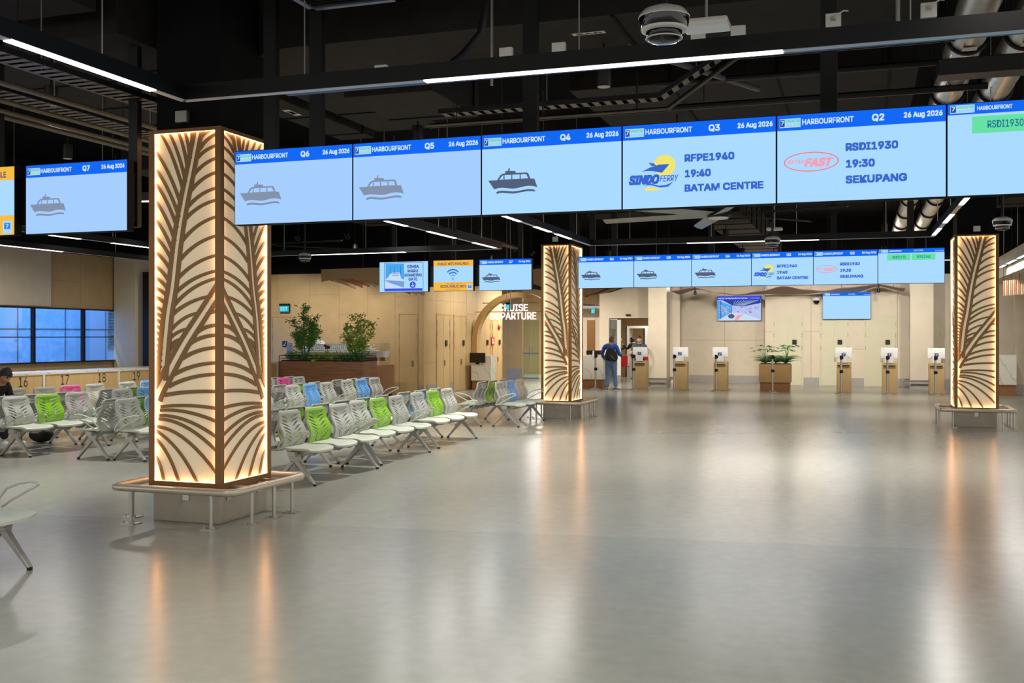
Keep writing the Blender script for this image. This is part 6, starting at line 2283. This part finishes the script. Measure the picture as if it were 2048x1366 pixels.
def shoe(root, p, yaw, m=None, L=0.27, name='shoe'):
    T = Matrix.Translation(Vector(p)) @ Matrix.Rotation(yaw, 4, 'Z')
    mb = MB()
    sec = [(-0.08, 0.032, 0.075), (-0.05, 0.036, 0.09), (0.0, 0.038, 0.085), (0.06, 0.043, 0.065), (0.12, 0.045, 0.05), (0.165, 0.036, 0.042), (0.185, 0.015, 0.034)]
    vs, fs = [], []
    for (y, w, h) in sec:
        for k in range(10):
            an = PI * k / 9
            vs.append(T @ Vector((math.cos(an) * w, y, 0.018 + math.sin(an) * (h - 0.018))))
    for i in range(len(sec) - 1):
        for k in range(9):
            fs.append((i * 10 + k, i * 10 + k + 1, i * 10 + 11 + k, i * 10 + 10 + k))
    fs.append(tuple(range(10)))
    fs.append(tuple(60 + k for k in range(10))[::-1])
    mb.add(vs, fs)
    for i in range(len(sec) - 1):
        a, b = sec[i], sec[i + 1]
        mb.add([T @ Vector(q) for q in ((-a[1], a[0], 0.018), (a[1], a[0], 0.018), (b[1], b[0], 0.018), (-b[1], b[0], 0.018))], [(0, 1, 2, 3)])
    o = mb.build(name, m or M_SHOE, root, smooth=True)
    sl = MB()
    for i in range(len(sec) - 1):
        a, b = sec[i], sec[i + 1]
        w0, w1 = a[1] + 0.004, b[1] + 0.004
        q = [(-w0, a[0], 0), (w0, a[0], 0), (w1, b[0], 0), (-w1, b[0], 0)]
        sl.add([T @ Vector(x) for x in q] + [T @ Vector((x[0], x[1], 0.022)) for x in q], [(0, 3, 2, 1), (4, 5, 6, 7), (0, 1, 5, 4), (2, 3, 7, 6), (1, 2, 6, 5), (3, 0, 4, 7)])
    sl.build('sole', M_SOLE, o)


def person(label, loc, rz, J, look, skin, hairm, top, bottom, shoem, sleeve='long', hair=None, seated=False, voxel=0.011, face=True, group=None):
    """J: joint positions in the figure's own space (it faces +y, z up). One continuous body; hair, clothes and shoes are its parts."""
    root = thing('person', label, 'person', loc, rz, group)
    mb = MB()
    nodes = [(*J['pelvis'], 0.13, 0.10), (*J['waist'], 0.125, 0.095), (*J['chest'], 0.145, 0.105), (*J['neckbase'], 0.085, 0.07), (*J['neck'], 0.052, 0.052), (*J['head'], 0.05, 0.05)]
    edges = [(0, 1), (1, 2), (2, 3), (3, 4), (4, 5)]
    k = len(nodes)
    for s in ('L', 'R'):
        nodes += [(*J['sh' + s], 0.062), (*J['el' + s], 0.042), (*J['wr' + s], 0.028)]
        edges += [(3, k), (k, k + 1), (k + 1, k + 2)]
        k += 3
    for s in ('L', 'R'):
        nodes += [(*J['hip' + s], 0.088), (*J['kn' + s], 0.056), (*J['an' + s], 0.036)]
        edges += [(0, k), (k, k + 1), (k + 1, k + 2)]
        k += 3
    mb.add(*skin_geo(nodes, edges, 0))
    T = head_mesh(mb, J['headc'], look[0], 1.0, look[1])
    for s in ('L', 'R'):
        hand(mb, J['wr' + s], J['hd' + s], J['pn' + s], -1 if s == 'L' else 1, J.get('curl' + s, 0.4))
    union(mb, 'body', skin, root, voxel, 3)
    if face:
        face_parts(T, root)
    hair_cap(T, root, hairm, **(hair or {}))
    # shirt or jacket
    e = 0.016
    nodes = [(*(Vector(J['pelvis']) + Vector((0, 0, 0.0))), 0.155, 0.125), (*J['waist'], 0.15, 0.118), (*J['chest'], 0.165, 0.125), (*J['neckbase'], 0.105, 0.088)]
    edges = [(0, 1), (1, 2), (2, 3)]
    k = 4
    for s in ('L', 'R'):
        sh, el, wr = Vector(J['sh' + s]), Vector(J['el' + s]), Vector(J['wr' + s])
        if sleeve == 'long':
            nodes += [(*sh, 0.082), (*el, 0.06), (*(el.lerp(wr, 0.94)), 0.043)]
            edges += [(3, k), (k, k + 1), (k + 1, k + 2)]
            k += 3
        else:
            nodes += [(*sh, 0.08), (*(sh.lerp(el, 0.78)), 0.068)]
            edges += [(3, k), (k, k + 1)]
            k += 2
    vs, fs = skin_geo(nodes, edges, 0)
    m2 = MB().add(vs, fs)
    union(m2, 'shirt' if sleeve != 'long' else 'jacket', top, root, voxel, 4)
    # trousers
    nodes = [(*J['pelvis'], 0.145, 0.122)]
    edges = []
    k = 1
    for s in ('L', 'R'):
        hp, kn, an = Vector(J['hip' + s]), Vector(J['kn' + s]), Vector(J['an' + s])
        nodes += [(*hp, 0.108), (*kn, 0.08), (*(kn.lerp(an, 1.02)), 0.072)]
        edges += [(0, k), (k, k + 1), (k + 1, k + 2)]
        k += 3
    vs, fs = skin_geo(nodes, edges, 0)
    union(MB().add(vs, fs), 'trousers', bottom, root, voxel, 4)
    for s in ('L', 'R'):
        an, toe = Vector(J['an' + s]), Vector(J['toe' + s])
        yaw = math.atan2(-(toe.x - an.x), toe.y - an.y)
        shoe(root, (an.x, an.y, max(0, an.z - 0.085)), yaw, shoem)
    return root, T


STAND = dict(pelvis=(0, 0, 0.92), waist=(0, 0.0, 1.06), chest=(0, 0.0, 1.26), neckbase=(0, -0.01, 1.40), neck=(0, 0.0, 1.47), head=(0, 0.015, 1.53), headc=(0, 0.02, 1.585),
             shL=(-0.185, 0, 1.385), elL=(-0.235, -0.02, 1.10), wrL=(-0.22, 0.08, 0.86), hdL=(0.05, 0.15, -1), pnL=(1, 0, 0),
             shR=(0.185, 0, 1.385), elR=(0.235, -0.02, 1.10), wrR=(0.22, 0.08, 0.86), hdR=(-0.05, 0.15, -1), pnR=(-1, 0, 0),
             hipL=(-0.085, 0, 0.88), knL=(-0.1, 0.02, 0.48), anL=(-0.105, -0.02, 0.085), toeL=(-0.12, 0.12, 0.035),
             hipR=(0.085, 0, 0.88), knR=(0.1, 0.02, 0.48), anR=(0.105, -0.02, 0.085), toeR=(0.12, 0.12, 0.035))
# man in blue, seen from behind at the counter
J = dict(STAND)
J.update(head=(0.03, 0.03, 1.53), headc=(0.035, 0.04, 1.575), elL=(-0.27, 0.03, 1.12), wrL=(-0.2, 0.24, 0.98), hdL=(0.3, 0.9, -0.2), pnL=(0, 0, -1),
         elR=(0.27, -0.02, 1.12), wrR=(0.36, 0.2, 1.07), hdR=(0.2, 0.9, 0.25), pnR=(-0.8, 0, 0.3),
         knR=(0.13, 0.03, 0.48), anR=(0.17, -0.03, 0.09), toeR=(0.27, 0.06, 0.035), anL=(-0.1, 0.0, 0.085), toeL=(-0.11, 0.14, 0.035))
man, T = person('man in a blue jacket and jeans standing with his back turned at the counter', (-7.42, 31.6, 0), R(10), J, (R(-35), 0.12), M_SKINT, M_HAIRB, M_JACKET, M_DENIM, M_SHOE,
                hair=dict(low=-0.45, front=0.5, thick=1.05))
b = thing('backpack', 'black backpack with one strap worn by the man in blue', 'backpack', (-7.42, 31.6, 0), R(10))
mb = MB()
mb.prism([(-0.15, 0.95), (0.19, 0.90), (0.24, 1.0), (0.23, 1.12), (0.1, 1.3), (0.0, 1.36), (-0.08, 1.33), (-0.17, 1.1)], lambda a, c, d: (a, d, c), -0.34, -0.14)
mb.build('bag_body', M_PACK, b, bevel=0.05, smooth=True)
MB().prism([(-0.05, 0.97), (0.17, 0.94), (0.19, 1.06), (0.08, 1.16), (-0.06, 1.12)], lambda a, c, d: (a, d, c), -0.385, -0.33).build('front_pocket', M_PACK, b, bevel=0.02, smooth=True)
MB().tube([(0.02, -0.388, 1.12), (0.09, -0.39, 1.03), (0.16, -0.388, 0.97)], 0.005, 6).build('zip', M_GREYMET, b)
MB().tube([(0.0, -0.22, 1.34), (-0.05, -0.14, 1.44), (-0.07, -0.02, 1.46), (-0.06, 0.1, 1.4)], 0.022, 8, flat=0.5).tube([(-0.15, -0.24, 0.98), (-0.2, -0.16, 0.97), (-0.17, -0.05, 1.0)], 0.014, 6).build('strap', M_PACK, b, smooth=True)
# uniformed officer behind the first kiosk, facing the viewer
J = dict(STAND)
J.update(elR=(0.27, 0.06, 1.12), wrR=(0.34, 0.29, 1.06), hdR=(0.55, 0.75, 0.05), pnR=(0, 0, 1), curlR=0.15,
         elL=(-0.29, 0.0, 1.11), wrL=(-0.12, 0.2, 0.99), hdL=(0.8, 0.45, -0.1), pnL=(0.2, 0, -1), headc=(0.0, 0.03, 1.58))
off, T = person('officer in a dark uniform shirt standing behind the first kiosk', (-7.02, 34.1, 0), R(184), J, (R(0), 0.08), M_SKIN, M_HAIR, M_SHIRT, M_TROUS, M_BLKSH, sleeve='short', hair=dict(low=-0.35, front=0.36, thick=1.10))
cl = MB()
for k in (-1, 1):
    cl.add([(k * 0.02, 0.10, 1.42), (k * 0.075, 0.06, 1.455), (k * 0.07, 0.095, 1.40), (k * 0.035, 0.12, 1.375)], [(0, 1, 2, 3)])
    cl.box(k * 0.16 - 0.035, k * 0.16 + 0.035, -0.03, 0.05, 1.448, 1.458)
cl.build('collar_and_epaulettes', MATS['dark_trousers'], off)
# two people in the room behind
J = dict(STAND)
J.update(headc=(0.0, 0.05, 1.57), elR=(0.25, 0.12, 1.15), wrR=(0.2, 0.36, 1.3), hdR=(0.0, 1, 0.3), pnR=(-1, 0, 0))
person('person in black with black hair in profile, deep in the doorway room', (-9.38, 41.3, 0), R(-75), J, (0, 0), M_SKIN, M_HAIR, M_BLKSH, M_TROUS, M_BLKSH, hair=dict(low=-0.5, front=0.4, thick=1.1), voxel=0.014)
J = dict(STAND)
J.update(chest=(0, 0.08, 1.24), neckbase=(0, 0.12, 1.37), neck=(0, 0.15, 1.43), head=(0, 0.18, 1.48), headc=(0, 0.2, 1.53), shL=(-0.18, 0.12, 1.35), shR=(0.18, 0.12, 1.35), elL=(-0.27, 0.2, 1.18), wrL=(-0.3, 0.42, 1.36), hdL=(0.1, 1, 0.2), pnL=(1, 0, 0), elR=(0.26, 0.2, 1.12))
person('person in black leaning forward behind the officer, black hair', (-8.42, 40.2, 0), R(60), J, (0, 0.2), M_SKIN, M_HAIR, M_BLKSH, M_TROUS, M_BLKSH, hair=dict(low=-0.5, front=0.35, thick=1.12), voxel=0.014)
# person in black sitting at the left edge, head bowed
J = dict(pelvis=(0, -0.02, 0.53), waist=(0, 0.0, 0.66), chest=(0, 0.10, 0.83), neckbase=(0, 0.19, 0.95), neck=(0, 0.24, 1.0), head=(0, 0.28, 1.04), headc=(0, 0.31, 1.07),
         shL=(-0.18, 0.16, 0.93), elL=(-0.24, 0.2, 0.68), wrL=(-0.12, 0.4, 0.60), hdL=(0.5, 0.8, -0.1), pnL=(0, 0, -1), shR=(0.18, 0.16, 0.93), elR=(0.24, 0.2, 0.68), wrR=(0.12, 0.4, 0.60), hdR=(-0.5, 0.8, -0.1), pnR=(0, 0, -1),
         hipL=(-0.1, 0.0, 0.52), knL=(-0.14, 0.42, 0.5), anL=(-0.14, 0.38, 0.085), toeL=(-0.16, 0.52, 0.035), hipR=(0.1, 0.0, 0.52), knR=(0.14, 0.42, 0.5), anR=(0.14, 0.44, 0.085), toeR=(0.17, 0.58, 0.035))
person('seated person in black with curly black hair, bowed over at the left edge', (-13.05, 12.83, 0), R(-90), J, (R(0), -0.5), M_SKINT, M_HAIR, M_BLKSH, M_TROUS, M_SOLE, seated=True, hair=dict(low=-0.55, front=0.3, thick=1.22, curl=0.07))
